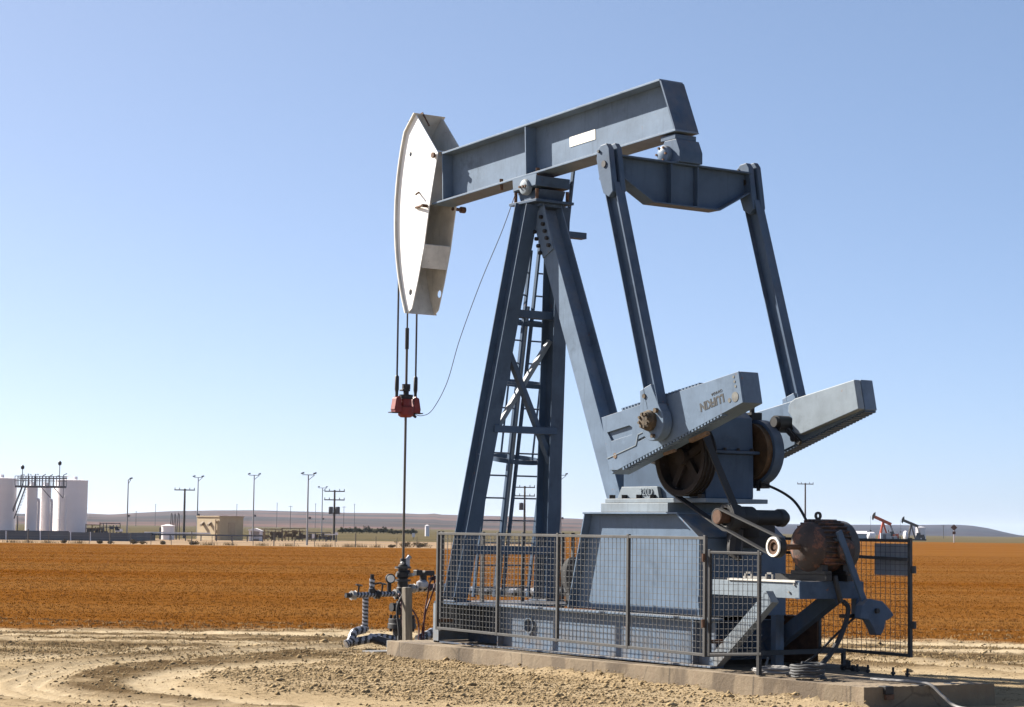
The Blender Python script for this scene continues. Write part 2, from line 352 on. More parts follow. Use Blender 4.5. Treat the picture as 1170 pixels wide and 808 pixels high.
    def build1(s, name, m, parent=None, bevel=0, smooth=35, origin=None):
        root = parent
        while root is not None and root.parent is not None: root = root.parent
        off = vec(origin) if origin is not None else (vec(root['base']) if root is not None and 'base' in root else Vector())
        me = bpy.data.meshes.new(name); me.from_pydata([vec(v)-off for v in s.v], [], s.f)
        for x in (m if isinstance(m, (list, tuple)) else [m]): me.materials.append(x)
        me.polygons.foreach_set('material_index', s.mi)
        if smooth:
            me.polygons.foreach_set('use_smooth', [True]*len(me.polygons)); me.set_sharp_from_angle(angle=R(smooth))
        me.update(); o = bpy.data.objects.new(name, me); COL.objects.link(o)
        if parent is not None: o.parent = parent
        elif origin is not None: o.location = off; o['base'] = [float(q) for q in off]
        if bevel:
            b = o.modifiers.new('edge', 'BEVEL'); b.width = bevel; b.segments = 2; b.limit_method = 'ANGLE'; b.angle_limit = R(40); b.harden_normals = True
        return o

def tag(o, label, cat=None, group=None, kind=None):
    o['label'] = label
    if cat: o['category'] = cat
    if group: o['group'] = group
    if kind: o['kind'] = kind
    return o
def thing(name, label, cat, loc=(0,0,0), rotz=0, group=None):
    """Empty at the base; parts are meshed in world coordinates when rotz is 0, else in local ones"""
    o = bpy.data.objects.new(name, None); COL.objects.link(o); o.location = loc; o.rotation_euler = (0, 0, rotz); o.empty_display_size = .3
    if rotz == 0: o['base'] = [float(x) for x in loc]
    return tag(o, label, cat, group)
def dup(o, loc, rotz=None, label=None, parent=None, first=True):
    c = o.copy(); COL.objects.link(c)
    if first:
        c.location = loc
        if rotz is not None: c.rotation_euler = (0, 0, rotz)
        if label: c['label'] = label
    else: c.parent = parent
    for ch in list(o.children): dup(ch, None, parent=c, first=False)
    return c
def text_mesh(body, size, depth, fn, bold=False):
    cu = bpy.data.curves.new('txt', 'FONT'); cu.body = body; cu.size = size; cu.extrude = depth; cu.align_x = 'CENTER'; cu.align_y = 'CENTER'; cu.resolution_u = 3
    cu.offset = .004*size/.1 if bold else 0
    o = bpy.data.objects.new('txt', cu); COL.objects.link(o); dg = bpy.context.evaluated_depsgraph_get(); dg.update()
    me = bpy.data.meshes.new_from_object(o.evaluated_get(dg)); b = MB()
    b.add([fn(*v.co) for v in me.vertices], [tuple(p.vertices) for p in me.polygons]); bpy.data.objects.remove(o); bpy.data.curves.remove(cu); bpy.data.meshes.remove(me); return b
def bez(pts, n=10):
    """Catmull-Rom through points"""
    P = [np.array(p, float) for p in pts]; P = [2*P[0]-P[1]]+P+[2*P[-1]-P[-2]]; out = []
    for i in range(1, len(P)-2):
        for t in np.linspace(0, 1, n, endpoint=False):
            a, b, c, d = P[i-1:i+3]; out.append(tuple(.5*(2*b+(c-a)*t+(2*a-5*b+4*c-d)*t*t+(3*b-a-3*c+d)*t**3)))
    return out+[tuple(P[-2])]
def circ(c, r, n=20): return [(c[0]+r*math.cos(2*math.pi*i/n), c[1]+r*math.sin(2*math.pi*i/n)) for i in range(n)]
# ------------------------------------------------------------------ the pumping unit (X along the unit towards the motor, Y away from the camera side)
P, PD, PL = M['paint'], M['paint_shaded'], M['paint_lit']
pj = thing('pump_jack', 'big blue-grey pump jack with a white horse head and two cranks on a concrete base', 'pump jack', (0,0,0))

# walking beam -------------------------------------------------------
T = R(2.63); bc = Vector((math.cos(T), 0, math.sin(T))); bn = Vector((-math.sin(T), 0, math.cos(T))); BO = Vector((0,0,5.89)); H0, HB, WF = .163, .691, .18
def B(l, y, h): return BO+bc*l+bn*(H0+h)+Vector((0,y,0))
TF = .026
b = MB()
b.prism([B(-2.389,-WF,0), B(3.006,-WF,0), B(2.995,-WF,TF), B(-2.38,-WF,TF)], (0,2*WF,0))
b.prism([B(-2.144,-WF,HB-TF), B(2.728,-WF,HB-TF), B(2.717,-WF,HB), B(-2.134,-WF,HB)], (0,2*WF,0))
b.prism([B(-2.37,-.008,TF), B(2.98,-.008,TF), B(2.72,-.008,HB-TF), B(-2.13,-.008,HB-TF)], (0,.016,0))
beam = b.build('walking_beam', P, pj, bevel=.004)
b = MB()
b.prism([B(2.969,-WF+.002,TF+.001), B(2.995,-WF+.002,TF+.001), B(2.745,-WF+.002,HB-TF-.001), B(2.719,-WF+.002,HB-TF-.001)], (0,2*WF-.004,0)); b.build('end_plate', PD, beam)
for y0, y1 in ((-WF+.006,-.009), (.009,WF-.006)):
    for l in (-.115, -2.12):
        s = MB(); s.prism([B(l,y0,TF+.001), B(l+.018,y0,TF+.001), B(l+.018,y0,HB-TF-.001), B(l,y0,HB-TF-.001)], (0,y1-y0,0)); s.build('stiffener', P, beam)
s = MB(); s.prism([B(.655,-.014,.262), B(1.20,-.014,.262), B(1.20,-.014,.39), B(.655,-.014,.39)], (0,.005,0)); s.build('name_plate', M['plate'], beam)
s = MB()
for l in (-.72, .12): s.bolt(B(l,-.14,TF), bn, .028, .05); s.bolt(B(l,-.14,0), -bn, .024, .07)
s.build('flange_bolt', M['rust'], beam)

# horse head ---------------------------------------------------------
HR = 3.235; hy = .225
arc = [(-math.sqrt(HR*HR-(z-5.89)**2), z) for z in np.linspace(4.56, 7.06, 26)]
outl = [(-2.90,4.475)]+arc+[(-2.78,7.265),(-2.745,7.235),(-2.188,6.65),(-2.392,5.905),(-2.512,5.355),(-2.658,4.90),(-2.80,4.53)]
hh = MB().plate(outl, [circ((-2.90,6.72), .035, 12), circ((-2.84,4.76), .045, 14)], lambda u, v: (u, -hy, v), (0,.014,0)).build('horse_head', M['white'], pj)
MB().plate(outl, [circ((-2.90,6.72), .035, 12), circ((-2.78,4.76), .055, 14)], lambda u, v: (u, hy-.014, v), (0,.014,0)).build('side_plate', M['dirty_white'], hh)
b = MB(); fa = [(-math.sqrt(3.262**2-(z-5.89)**2), z) for z in np.linspace(4.47, 7.06, 30)]+[(-2.79,7.292)]
inn = [(x+.024, z-(.004 if z > 7 else 0)) for x, z in fa]
for i in range(len(fa)-1):
    b.prism([(fa[i][0],-.262,fa[i][1]), (fa[i+1][0],-.262,fa[i+1][1]), (inn[i+1][0],-.262,inn[i+1][1]), (inn[i][0],-.262,inn[i][1])], (0,.524,0))
face = b.build('face_plate', M['dirty_white'], hh)
b = MB(); b.prism([(-2.505,-hy+.015,5.40), (-2.517,-hy+.015,5.41), (-2.587,-hy+.015,5.09), (-2.575,-hy+.015,5.08)], (0,2*hy-.03,0)); b.build('back_plate', M['dirty_white'], hh)
b = MB(); b.prism([(-2.28,-hy+.015,6.68), (-2.30,-hy+.015,6.70), (-2.52,-hy+.015,6.60), (-2.50,-hy+.015,6.58)], (0,2*hy-.03,0))
b.prism([(-2.36,-hy+.015,6.66), (-2.37,-hy+.015,6.66), (-2.43,-hy+.015,5.95), (-2.42,-hy+.015,5.95)], (0,2*hy-.03,0)); b.build('hinge_plate', M['dirty_white'], hh)
b = MB()
for x, z, y in ((-2.255,6.615,-.30), (-2.64,6.13,-.27)): b.cyl((x,-.24,z), (x,y+.03,z), .04, n=10)
b.cyl((-2.44,-.31,5.93), (-2.44,-.19,5.93), .024, n=10); b.cyl((-2.44,.19,5.93), (-2.44,.36,5.93), .024, n=10); b.cyl((-2.72,-.235,5.94), (-2.44,-.30,5.93), .018, n=8); b.cyl((-2.44,.33,5.93), (-2.44,.40,5.93), .045, n=10)
b.bolt((-2.66,-.225,6.15), (.5,-1,-.6), .014, .09); b.build('hinge_pin', M['rust'], hh)
b = MB(); b.tube([(-3.02,-.20,7.20), (-2.98,-.12,7.26), (-2.8,-.1,7.31), (-2.62,-.1,7.1)], .013, 6); b.build('wireline_anchor', M['rust'], hh)
for s in (-1, 1):
    wl = [(-math.sqrt(3.275**2-(z-5.89)**2), s*.155, z) for z in np.linspace(7.0, 5.89, 14)]+[(-3.277,s*.155,z) for z in (5.2,4.5,3.6)]
    cb = MB().tube(wl, .014, 8).build('bridle_cable', M['cable'], hh)
    MB().lathe((-3.277,s*.155,3.62), (-3.277,s*.155,3.30), [(0,.016),(.02,.03),(.2,.03),(.24,.022),(.3,.022)], 12).build('cable_socket', M['black'], cb)

# samson post --------------------------------------------------------
sp = MB(); sp.box((-.31,-.30,5.665), (.31,.30,5.70)); sp.box((-.2,-.2,5.62), (.24,.2,5.663))
samson = sp.build('samson_post', PD, pj, bevel=.004)
LT, LB = (.03,.24,5.655), (-.82,.72,.53)
for s in (-1, 1):
    l = MB().ibeam((LB[0],s*LB[1],LB[2]), (LT[0],s*LT[1],LT[2]), (1,0,.155), .275, .205, .016, .011)
    l.box((LB[0]-.2,s*LB[1]-.13,.532), (LB[0]+.2,s*LB[1]+.13,.552))
    leg = l.build('leg', PD, samson, bevel=.003)
    t = MB()
    for dx in (-.16, .16): t.bolt((LB[0]+dx, s*LB[1]-.09, .552), (0,0,1), .025, .04)
    t.build('foot_bolt', M['black'], leg)
RT, RB = (.12,0,5.60), (1.845,0,1.80)
l = MB().ibeam(RB, RT, (0,1,0), .30, .27, .016, .011)
leg = l.build('leg', P, samson, bevel=.003)
ax = (vec(RT)-vec(RB)).normalized(); ac = Vector((0,1,0)).cross(ax).normalized()
g = MB(); q = vec(RT)-ax*.05
g.prism([q+ac*.16+Vector((0,-.152,0)), q-ac*.12+Vector((0,-.152,0)), q-ax*.62-ac*.125+Vector((0,-.152,0)), q-ax*.62+ac*.125+Vector((0,-.152,0))], (0,-.014,0)); gp = g.build('gusset_plate', P, leg)
bt = MB()
for i in range(5):
    for k in (-.13, .07):
        bt.bolt(q-ax*(.12+.105*i)+ac*k+Vector((0,-.166,0)), (0,-1,0), .027, .035)
    bt.bolt(q-ax*(.12+.105*i)-ac*.137+Vector((0,.09,0)), -ac, .027, .04); bt.bolt(q-ax*(.12+.105*i)-ac*.137+Vector((0,-.09,0)), -ac, .027, .04)
bt.build('gusset_bolt', M['black'], gp)
def legx(z): return -.82+(z-.53)*.166
def legy(z): return .72-(z-.53)*.0937
def brace(name, z0, s0, z1, s1, dx, h, w, m=PD):
    return MB().bar((legx(z0)+dx, s0*(legy(z0)-.02), z0), (legx(z1)+dx, s1*(legy(z1)-.02), z1), (0,0,1) if z0 == z1 else (1,0,0), h, w).build(name, m, samson, bevel=.003)
brace('cross_bar', 4.26, -1, 4.26, 1, .0, .10, .08); brace('cross_bar', 2.76, -1, 2.76, 1, .13, .09, .09); brace('cross_bar', 1.20, -1, 1.20, 1, .13, .11, .09)
brace('diagonal_brace', 3.85, -1, 2.35, 1, .05, .09, .07); brace('diagonal_brace', 3.95, 1, 2.42, -1, -.06, .07, .06, PL)
MB().box((.2,.18,5.24), (.32,.50,5.32)).build('bracket', PD, samson)
# centre bearing
b = MB(); b.xz([(-.27,5.845),(.27,5.872),(.27,6.005),(-.27,5.995)], -.262, .262); b.xz([(-.17,5.70),(.19,5.70),(.26,5.84),(-.26,5.84)], -.2, .2)
cb = b.build('centre_bearing', PD, samson, bevel=.006)
MB().xz([(-.25,5.86),(.25,5.885),(.27,6.03),(-.27,6.01)], -.275, -.263).build('saddle_plate', P, cb)
MB().lathe((.03,-.24,5.88), (.03,-.325,5.88), [(0,.105),(.05,.105),(.07,.09),(.085,.03)], 24).build('bearing_cap', PL, cb)
t = MB()
for x in (-.02,.05,.11): t.bolt((x,-.325,5.88), (0,-1,0), .018, .02)
for x in (-.24,.24):
    for y in (-.24,.24): t.cyl((x,y,5.70), (x,y,5.84), .022, n=8)
t.build('bearing_bolt', M['rust'], cb)

# ladders
def ladder(y0, y1, dx, z0, z1, mm, flare=0):
    b = MB(); f = lambda z, y: (legx(z)+dx, y+(z-.6)*flare, z)
    for y in (y0, y1): b.bar(f(z0,y), f(z1,y), (1,0,0), .05, .028)
    z = z0+.12
    while z < z1-.05: b.cyl(f(z,y0), f(z,y1), .011, n=8); z += .295
    return b.build('ladder', mm, pj)
la = ladder(-.27, .06, -.25, .58, 5.12, PD); lb = ladder(.19, .60, -.25, .58, 6.35, PD)
b = MB()
for z in (2.40, 3.4, 4.2):
    c = (legx(z)-.47, .30, z); b.ring(c, (.16,0,1), .34, .328, .06, 32)
for a in (-100, -150, 180, 150, 100): b.bar((legx(2.4)-.47+.334*math.cos(R(a)), .30+.334*math.sin(R(a)), 2.4), (legx(4.2)-.47+.334*math.cos(R(a)), .30+.334*math.sin(R(a)), 4.2), (0,1,0), .03, .006)
b.build('safety_cage', PD, lb)
MB().tube([(legx(z)-.30, .145, z) for z in np.linspace(.6, 4.4, 8)], .024, 8).build('conduit_pipe', PL, pj)

# base frame ---------------------------------------------------------
b = MB()
b.box((.30,-.83,.0), (4.47,-.64,.022)); b.box((.30,-.83,.512), (4.47,-.64,.535))
b.plate([(.30,.023),(4.45,.023),(4.45,.511),(.30,.511)], [circ((.92,.30), .085, 24)], lambda u, v: (u,-.74,v), (0,.014,0))
b.box((.9,-.726,.2),(.94,-.70,.4))
base = b.build('base_frame', P, pj, bevel=.003)
b = MB(); b.ring((.92,-.745,.30), (0,1,0), .10, .084, .05, 28); b.build('lifting_eye', P, base)
b = MB(); b.box((-1.12,-.84,0), (.298,-.82,.02)); b.box((-1.12,-.84,.50), (.298,.84,.53)); b.box((-1.12,-.30,.0), (.30,-.28,.499)); b.box((-1.12,-.28,.0), (-1.10,.84,.499)); b.box((-1.115,-.84,0), (-.98,-.28,.018))
b.build('front_deck', PD, base)
b = MB(); b.box((-1.13,-.845,.021), (-1.0,-.832,.499)); b.box((-1.13,-.83,.021), (-1.115,-.30,.499)); b.build('end_plate', PL, base)
MB().ibeam((.30,.735,.2675), (4.47,.735,.2675), (0,0,1), .535, .19, .022, .014).build('far_rail', M['rust'], base)
for x in (3.85, 1.2, 2.9): MB().ibeam((x,-.72,.262), (x,.72,.262), (0,0,1), .44, .16, .018, .012).build('cross_member', PD, base)
b = MB()
for x in (.33, 4.15): b.box((x,-.825,.024), (x+.014,-.742,.51))
b.box((4.42,.08,.0),(4.50,.20,.56)); b.build('web_stiffener', P, base)

# pedestal under the gear reducer ------------------------------------
po = [(1.575,.537),(4.015,.537),(4.015,1.40),(3.615,1.665),(1.895,1.665)]
b = MB(); b.xz(po, -.54, .54)
ped = b.build('gearbox_pedestal', P, pj, bevel=.004)
b = MB()
def rim(a, c, w=.02):
    d = (vec((c[0],0,c[1]))-vec((a[0],0,a[1]))).normalized(); n = Vector((d.z,0,-d.x))
    b.prism([(a[0],-.64,a[1]), (c[0],-.64,c[1]), (c[0]-n.x*w,-.64,c[1]-n.z*w), (a[0]-n.x*w,-.64,a[1]-n.z*w)], (0,1.28,0))
rim((1.572,.538), (1.892,1.664)); rim((3.617,1.667), (4.017,1.402)); rim((4.017,1.398), (4.017,.538)); b.box((1.855,-.65,1.667), (3.655,.65,1.69)); b.build('rim_flange', P, ped, bevel=.003)

# gear reducer -------------------------------------------------------
b = MB(); b.xz([(2.27,1.852),(3.80,1.852),(3.80,2.36),(2.27,2.36)], -.355, .355); b.xz([(2.27,2.40),(3.80,2.40),(3.78,2.78),(3.5,2.98),(2.65,2.98),(2.27,2.74)], -.35, .35); b.xz([(2.2,2.361),(3.85,2.361),(3.85,2.399),(2.2,2.399)], -.41, .41)
gb = b.build('gear_reducer', PD, pj, bevel=.012)
b = MB(); b.box((2.05,-.46,1.80), (3.93,.46,1.85)); b.box((2.02,-.50,1.692), (3.3,.50,1.798)); b.build('mounting_foot', PL, gb, bevel=.006)
b = MB(); b.xz([(2.22,1.853),(3.02,1.853),(2.98,1.99),(2.30,1.99)], -.405, -.358); b.build('cast_web', PL, gb, bevel=.006)
t = MB()
for x in (2.14,2.38,2.66,2.92,3.4,3.8): t.bolt((x,-.42,1.85), (0,0,1), .04, .045)
for x in np.linspace(2.3,3.75,8): t.bolt((float(x),-.385,2.399), (0,0,1), .02, .03)
for y in (-.3,-.1,.1,.3): t.bolt((3.83,y,2.399), (0,0,1), .02, .03)
t.build('hold_down_bolt', M['black'], gb)
text_mesh('320D', .115, .006, lambda x, y, z: (2.78+x, -.411-z, 1.925+y), False).build('size_letters', M['paint_lit'], gb, smooth=0)
for s in (-1, 1): MB().lathe((2.92,s*.35,2.45), (2.92,s*.72,2.45), [(0,.2),(.06,.2),(.08,.13),(.37,.13)], 28).build('crank_shaft', M['black'], gb)

# cranks -------------------------------------------------------------
CT = [(2.655,2.779),(5.094,3.188)]; CBt = [(2.834,2.118),(5.168,2.848)]
def ce(t, f):                                                          # t along the crank, f from its top (0) to bottom edge (1)
    a = [CT[0][i]+(CT[1][i]-CT[0][i])*t for i in (0,1)]; c = [CBt[0][i]+(CBt[1][i]-CBt[0][i])*t for i in (0,1)]
    return (a[0]+(c[0]-a[0])*f, a[1]+(c[1]-a[1])*f)
def rack(bm_, y0, y1, t0, t1, f, pitch=.055):
    L = 2.46; n = int((t1-t0)*L/pitch); up_ = -1 if f == 0 else 1
    for i in range(n):
        t = t0+(t1-t0)*i/n; a, c = ce(t, f), ce(t+.55*pitch/L, f); d = ce(t, f+up_*.045); e = ce(t+.55*pitch/L, f+up_*.045)
        bm_.xz([a, c, e, d], y0, y1)
b = MB(); b.xz([ce(0,0), ce(1,0), ce(1,1), ce(0,1)], -.955, -.702)
near = b.build('crank', P, pj, bevel=.010)
pock = [(2.775,2.600),(3.19,2.668),(3.245,2.645),(3.235,2.565),(2.86,2.500)]
b = MB().plate([ce(.001,.004), ce(.999,.004), ce(.999,.996), ce(.06,.996), ce(.001,.93)], [pock, circ((3.50,2.64), .075, 20), [(3.36,2.48),(3.58,2.545),(3.575,2.565),(3.36,2.505)]], lambda u, v: (u,-.956,v), (0,-.026,0))
fp = b.build('cast_face', P, near, bevel=.004)
b = MB(); rack(b, -.981, -.90, .16, .74, 0); b.build('gear_rack', P, near); b = MB(); rack(b, -.981, -.90, .10, .86, 1); b.build('gear_rack', P, near)
def onface(x, y, z, c, ang, sg=-1, Y=-.982):
    """lettering turned by ang on the outer face of the crank"""
    ca, sa = math.cos(ang), math.sin(ang); return (c[0]+x*ca-y*sa, Y-z, c[1]+x*sa+y*ca)
ang = math.atan2(CT[1][1]-CT[0][1], CT[1][0]-CT[0][0])+R(4)+math.pi
text_mesh('LUFKIN', .125, .003, lambda x, y, z: onface(x, y, z, (4.655,2.872), ang), True).build('maker_letters', M['letter'], near, smooth=0)
text_mesh('CANADA', .045, .003, lambda x, y, z: onface(x, y, z, (4.735,2.975), ang)).build('country_letters', M['letter'], near, smooth=0)
b = MB()
for t, f, r in ((.955,.72,.055), (.915,.74,.025), (.963,.12,.015), (.965,.27,.015), (.967,.42,.015)):
    x, z = ce(t, f); b.cyl((x,-.981,z), (x,-.986,z), r, n=20)
b.build('cast_boss', M['boss'], near)
b = MB(); b.bar((2.78,-.984,2.30), (3.32,-.984,2.44), (0,0,1), .010, .010); b.bar((3.32,-.984,2.44), (3.355,-.984,2.56), (1,0,0), .010, .010); b.bar((3.355,-.984,2.56), (3.55,-.984,2.615), (0,0,1), .010, .010); b.build('cast_ridge', PL, near)
b = MB(); x, z = ce(.06,.74); b.cyl((x,-.981,z), (x,-.988,z), .032, n=16); x, z = ce(.36,1.03); b.bar((x,-.86,z-.03),(x+.2,-.86,z+.01),(0,0,1),.03,.03); x, z = ce(.56,1.03); b.bar((x,-.86,z-.04),(x+.3,-.86,z+.04),(0,0,1),.04,.05); b.build('rust_lug', M['rustlight'], near)
# far crank: its inner side with the bolted weight faces the camera
b = MB(); b.xz([ce(0,0), ce(1,0), ce(1,1), ce(0,1)], .80, .98); far = b.build('crank', P, pj, bevel=.010)
L0 = .545; wo = [ce(.998,.01), ce(.998,.985), ce(L0+.045,.90), ce(L0+.012,.82), ce(L0+.0,.62), ce(L0+.012,.45), ce(L0-.01,.28), ce(L0+.0,.14), ce(L0+.02,.06), ce(L0+.05,.02)]
b = MB(); b.xz(wo, .702, .798); w = b.build('crank_weight', PL, far, bevel=.012)
b = MB(); rack(b, .81, .98, .3, 1.0, 1); b.build('gear_rack', PD, far)
b = MB(); x, z = ce(.50,.52); b.cyl((x-.05,.60,z), (x-.05,.80,z), .10, n=14); b.cyl((x-.02,.55,z+.02), (x-.02,.60,z+.02), .06, n=10); x, z = ce(.555,.93); b.cyl((x,.66,z), (x,.70,z), .045, n=10); b.bar((x-.12,.69,z+.1),(x+.1,.69,z-.06),(0,0,1),.05,.04); b.build('weight_bolt', M['black'], far)

# pitmans, equalizer -------------------------------------------------
PT, PB = (2.955,5.45), (3.80,2.86)
for s in (-1, 1):
    Y = s*1.06
    pm = MB().ibeam((PB[0],Y,PB[1]), (PT[0],Y,PT[1]), (1,0,.33), .205, .13, .012, .009).build('pitman_arm', PD, pj, bevel=.002)
    yk = [(2.74,5.78),(2.76,5.88),(2.82,5.93),(2.93,5.94),(2.98,5.88),(3.03,5.60),(3.07,5.36),(2.99,5.30),(2.88,5.36),(2.80,5.55)]
    b = MB()
    b.xz(yk, Y-.095, Y-.015); b.xz([(x+.02, z+.012) for x, z in yk], Y+.015, Y+.085); yo = b.build('yoke', PD, pm, bevel=.012)
    b = MB(); b.xz([(2.70,5.55),(2.80,5.52),(2.80,5.9),(2.72,5.88)], Y-.019, Y+.019); b.build('yoke_web', M['black'], yo)
    b = MB(); b.cyl((2.9,Y-.11,5.70), (2.9,Y+.105,5.70), .04, n=16); b.bolt((2.80,Y-.096,5.86), (0,-1,0), .018, .02); b.build('wrist_pin', M['black'], yo)
    # big end round the crank pin
    c = (3.79,2.677); rr = .205; a0 = math.atan2(PT[1]-PB[1], PT[0]-PB[0])
    out = [(c[0]+rr*math.cos(a), c[1]+rr*math.sin(a)) for a in np.linspace(a0+R(62), a0+R(298), 22)]
    d = (math.cos(a0), math.sin(a0)); nn = (-d[1], d[0])
    out += [(c[0]+d[0]*.42-nn[0]*.105, c[1]+d[1]*.42-nn[1]*.105), (c[0]+d[0]*.42+nn[0]*.105, c[1]+d[1]*.42+nn[1]*.105)]
    b = MB(); b.xz(out, Y-.065, Y+.062); be = b.build('pin_bearing', P, pm, bevel=.010)
    o = s if s > 0 else -1
    b = MB(); b.lathe((c[0]-.03,Y+o*.064,c[1]+.02), (c[0]-.03,Y+o*.165,c[1]+.02), [(0,.118),(.04,.118),(.05,.108),(.09,.10),(.10,.05)], 12); b.build('crank_pin_nut', M['nut'], be)
    b = MB()
    for k in range(8): b.bolt((c[0]-.03+.075*math.cos(k*.785+.3), Y+o*.15, c[1]+.02+.075*math.sin(k*.785+.3)), (0,o,0), .017, .03)
    b.bolt((c[0]+.09,Y+o*.064,c[1]+.13), (0,o,0), .03, .04); b.bolt((c[0]+.04,Y+o*.064,c[1]-.15), (0,o,0), .025, .04); b.bolt((c[0]-.14,Y+o*.064,c[1]+.30), (0,o,0), .028, .015); b.build('pin_bolt', M['nut'], be)
b = MB()
top, bot = 5.80, 5.30
b.yz([(-1.0,top-.005),(1.0,top-.005),(1.0,5.57),(.50,bot+.018),(-.50,bot+.018),(-1.0,5.57)], 2.893, 2.907)
eq = b.build('equalizer', PD, pj)
b = MB(); b.box((2.79,-1.0,top-.004), (3.01,1.0,top+.016))
for a, c in (((-1.0,5.57),(-.50,bot)), ((-.50,bot),(.50,bot)), ((.50,bot),(1.0,5.57))):
    d = (vec((0,c[0],c[1]))-vec((0,a[0],a[1]))).normalized(); n = Vector((0,-d.z,d.y))
    b.prism([(2.79,a[0],a[1]), (2.79,c[0],c[1]), (2.79,c[0]+n.y*.018,c[1]+n.z*.018), (2.79,a[0]+n.y*.018,a[1]+n.z*.018)], (.22,0,0))
b.build('flange', PD, eq, bevel=.003)
b = MB()
for y in (-.24,.16): b.box((2.908,y,bot+.02), (2.995,y+.018,top-.006)); b.box((2.80,y,bot+.02), (2.892,y+.018,top-.006))
b.box((2.91,-.2,bot+.02),(2.93,.15,top-.006)); b.build('stiffener', PD, eq)
b = MB(); b.xz([(2.66,5.818),(3.05,5.818),(3.05,5.95),(2.98,6.10),(2.76,6.10),(2.66,5.95)], -.16, .19); b.box((2.68,-.155,6.10), (2.96,.165,6.165))
eb = b.build('equalizer_bearing', PD, pj, bevel=.008)
MB().lathe((2.80,-.155,5.93), (2.80,-.255,5.93), [(0,.108),(.06,.108),(.08,.085),(.10,.03)], 26).build('bearing_cap', P, eb)
b = MB()
for k in range(6): b.bolt((2.80+.085*math.cos(k*1.047), -.235, 5.93+.085*math.sin(k*1.047)), (0,-1,0), .015, .02)
b.build('bearing_bolt', M['rust'], eb)

# drive: sheave, brake drum, jackshaft, belts ------------------------
SC = (3.64,2.312)
b = MB(); b.ring((SC[0],-.51,SC[1]), (0,1,0), .435, .375, .19, 48); b.cyl((SC[0],-.61,SC[1]), (SC[0],-.356,SC[1]), .085)
for k in range(5):
    a = k*2*math.pi/5+.4; b.bar((SC[0]+.07*math.cos(a),-.51,SC[1]+.07*math.sin(a)), (SC[0]+.39*math.cos(a),-.51,SC[1]+.39*math.sin(a)), (0,1,0), .05, .09)
b.ring((SC[0],-.47,SC[1]), (0,1,0), .376, .09, .012, 40)
sh = b.build('sheave', M['darkrust'], pj, bevel=.004)
b = MB()
for k in range(4): b.ring((SC[0],-.585+.05*k,SC[1]), (0,1,0), .445, .43, .012, 48)
b.build('groove_rim', M['black'], sh)
BC = (3.66,2.40)
b = MB(); b.ring((BC[0],.50,BC[1]), (0,1,0), .33, .29, .20, 48); b.ring((BC[0],.43,BC[1]), (0,1,0), .331, .05, .015, 40); b.cyl((BC[0],.356,BC[1]), (BC[0],.62,BC[1]), .07)
dr = b.build('brake_drum', M['gold'], pj)
MB().ring((BC[0],.545,BC[1]), (0,1,0), .375, .335, .14, 48).build('brake_band', PD, dr)
b = MB(); b.box((3.56,.44,2.77), (3.66,.60,2.86)); b.cyl((3.60,.5,2.84), (3.60,.5,2.93), .03, n=10); b.bolt((3.52,.46,2.80), (-1,-.3,.2), .03, .08); b.box((3.66,.47,1.98),(3.80,.60,2.07)); b.cyl((3.74,.48,1.95),(3.74,.48,2.12),.022,n=10); b.build('band_lug', M['black'], dr)
b = MB(); b.tube(bez([(3.55,.2,1.98),(3.62,.42,2.01),(3.84,.5,2.02),(4.2,.58,1.86),(4.42,.6,1.62),(4.5,.62,1.42)], 8), .016, 8); b.build('brake_cable', M['rubber'], dr)
JC = (4.43,1.638)
b = MB(); b.lathe((JC[0],-.40,JC[1]), (JC[0],.30,JC[1]), [(0,.09),(.05,.12),(.18,.12),(.2,.085),(.55,.085),(.57,.10),(.64,.10),(.70,.06)], 28)
b.box((4.12,-.12,1.42), (4.44,.12,1.58)); b.box((4.10,-.3,1.30), (4.16,.3,1.60))
js = b.build('jackshaft', M['black'], pj, bevel=.006)
b = MB(); b.ring((JC[0],-.51,JC[1]), (0,1,0), .14, .10, .18, 36); b.cyl((JC[0],-.55,JC[1]), (JC[0],-.42,JC[1]), .11); b.build('jackshaft_pulley', M['black'], js, bevel=.004)
b = MB(); b.cyl((JC[0],-.72,JC[1]), (JC[0],-.55,JC[1]), .066, n=28); b.ring((JC[0],-.69,JC[1]), (0,1,0), .078, .06, .05, 30); b.build('shaft_end', M['rust'], js)
b = MB(); b.tube([(4.38,-.35,1.52),(4.32,-.36,1.38),(4.34,-.38,1.24),(4.44,-.40,1.18)], [.05,.09,.09,.03], 8); b.build('guard_flap', M['black'], js)
MC = (5.38,1.325)
MB().belt(SC, .437, JC, .142, -.60, -.50).build('drive_belt', M['rubber'], pj)
MB().belt(JC, .080, MC, .10, -.715, -.655).build('drive_belt', M['rubber'], pj)

# motor deck ---------------------------------------------------------
b = MB(); b.channel((4.10,-.57,.868), (5.60,-.57,.868), (0,0,1), .165, .07, .012, -1)
deck = b.build('motor_deck', PL, pj, bevel=.003)
b = MB(); b.channel((5.612,-.57,.872), (5.612,.345,.872), (0,0,1), .18, .07, .012, -1); b.channel((4.10,.345,.868), (5.60,.345,.868), (0,0,1), .165, .07, .012, 1); b.box((4.45,-.55,.952), (5.60,.33,.965)); b.box((5.52,.25,.60),(5.60,.33,.80)); b.build('deck_frame', PD, deck)
b = MB(); b.box((4.46,-.585,.953), (5.55,-.50,.975)); b.build('deck_lip', M['dirty_white'], deck)
b = MB()
for x in (4.74,5.08): b.box((x,-.585,.976),(x+.02,-.565,1.03)); b.box((x+.1,-.585,.976),(x+.12,-.565,1.03)); b.box((x+.025,-.583,1.03),(x+.095,-.567,1.05))
for x in (5.45,5.53): b.cyl((x,-.584,.85+ (x-5.45)), (x,-.576,.85+(x-5.45)), .013, n=8)
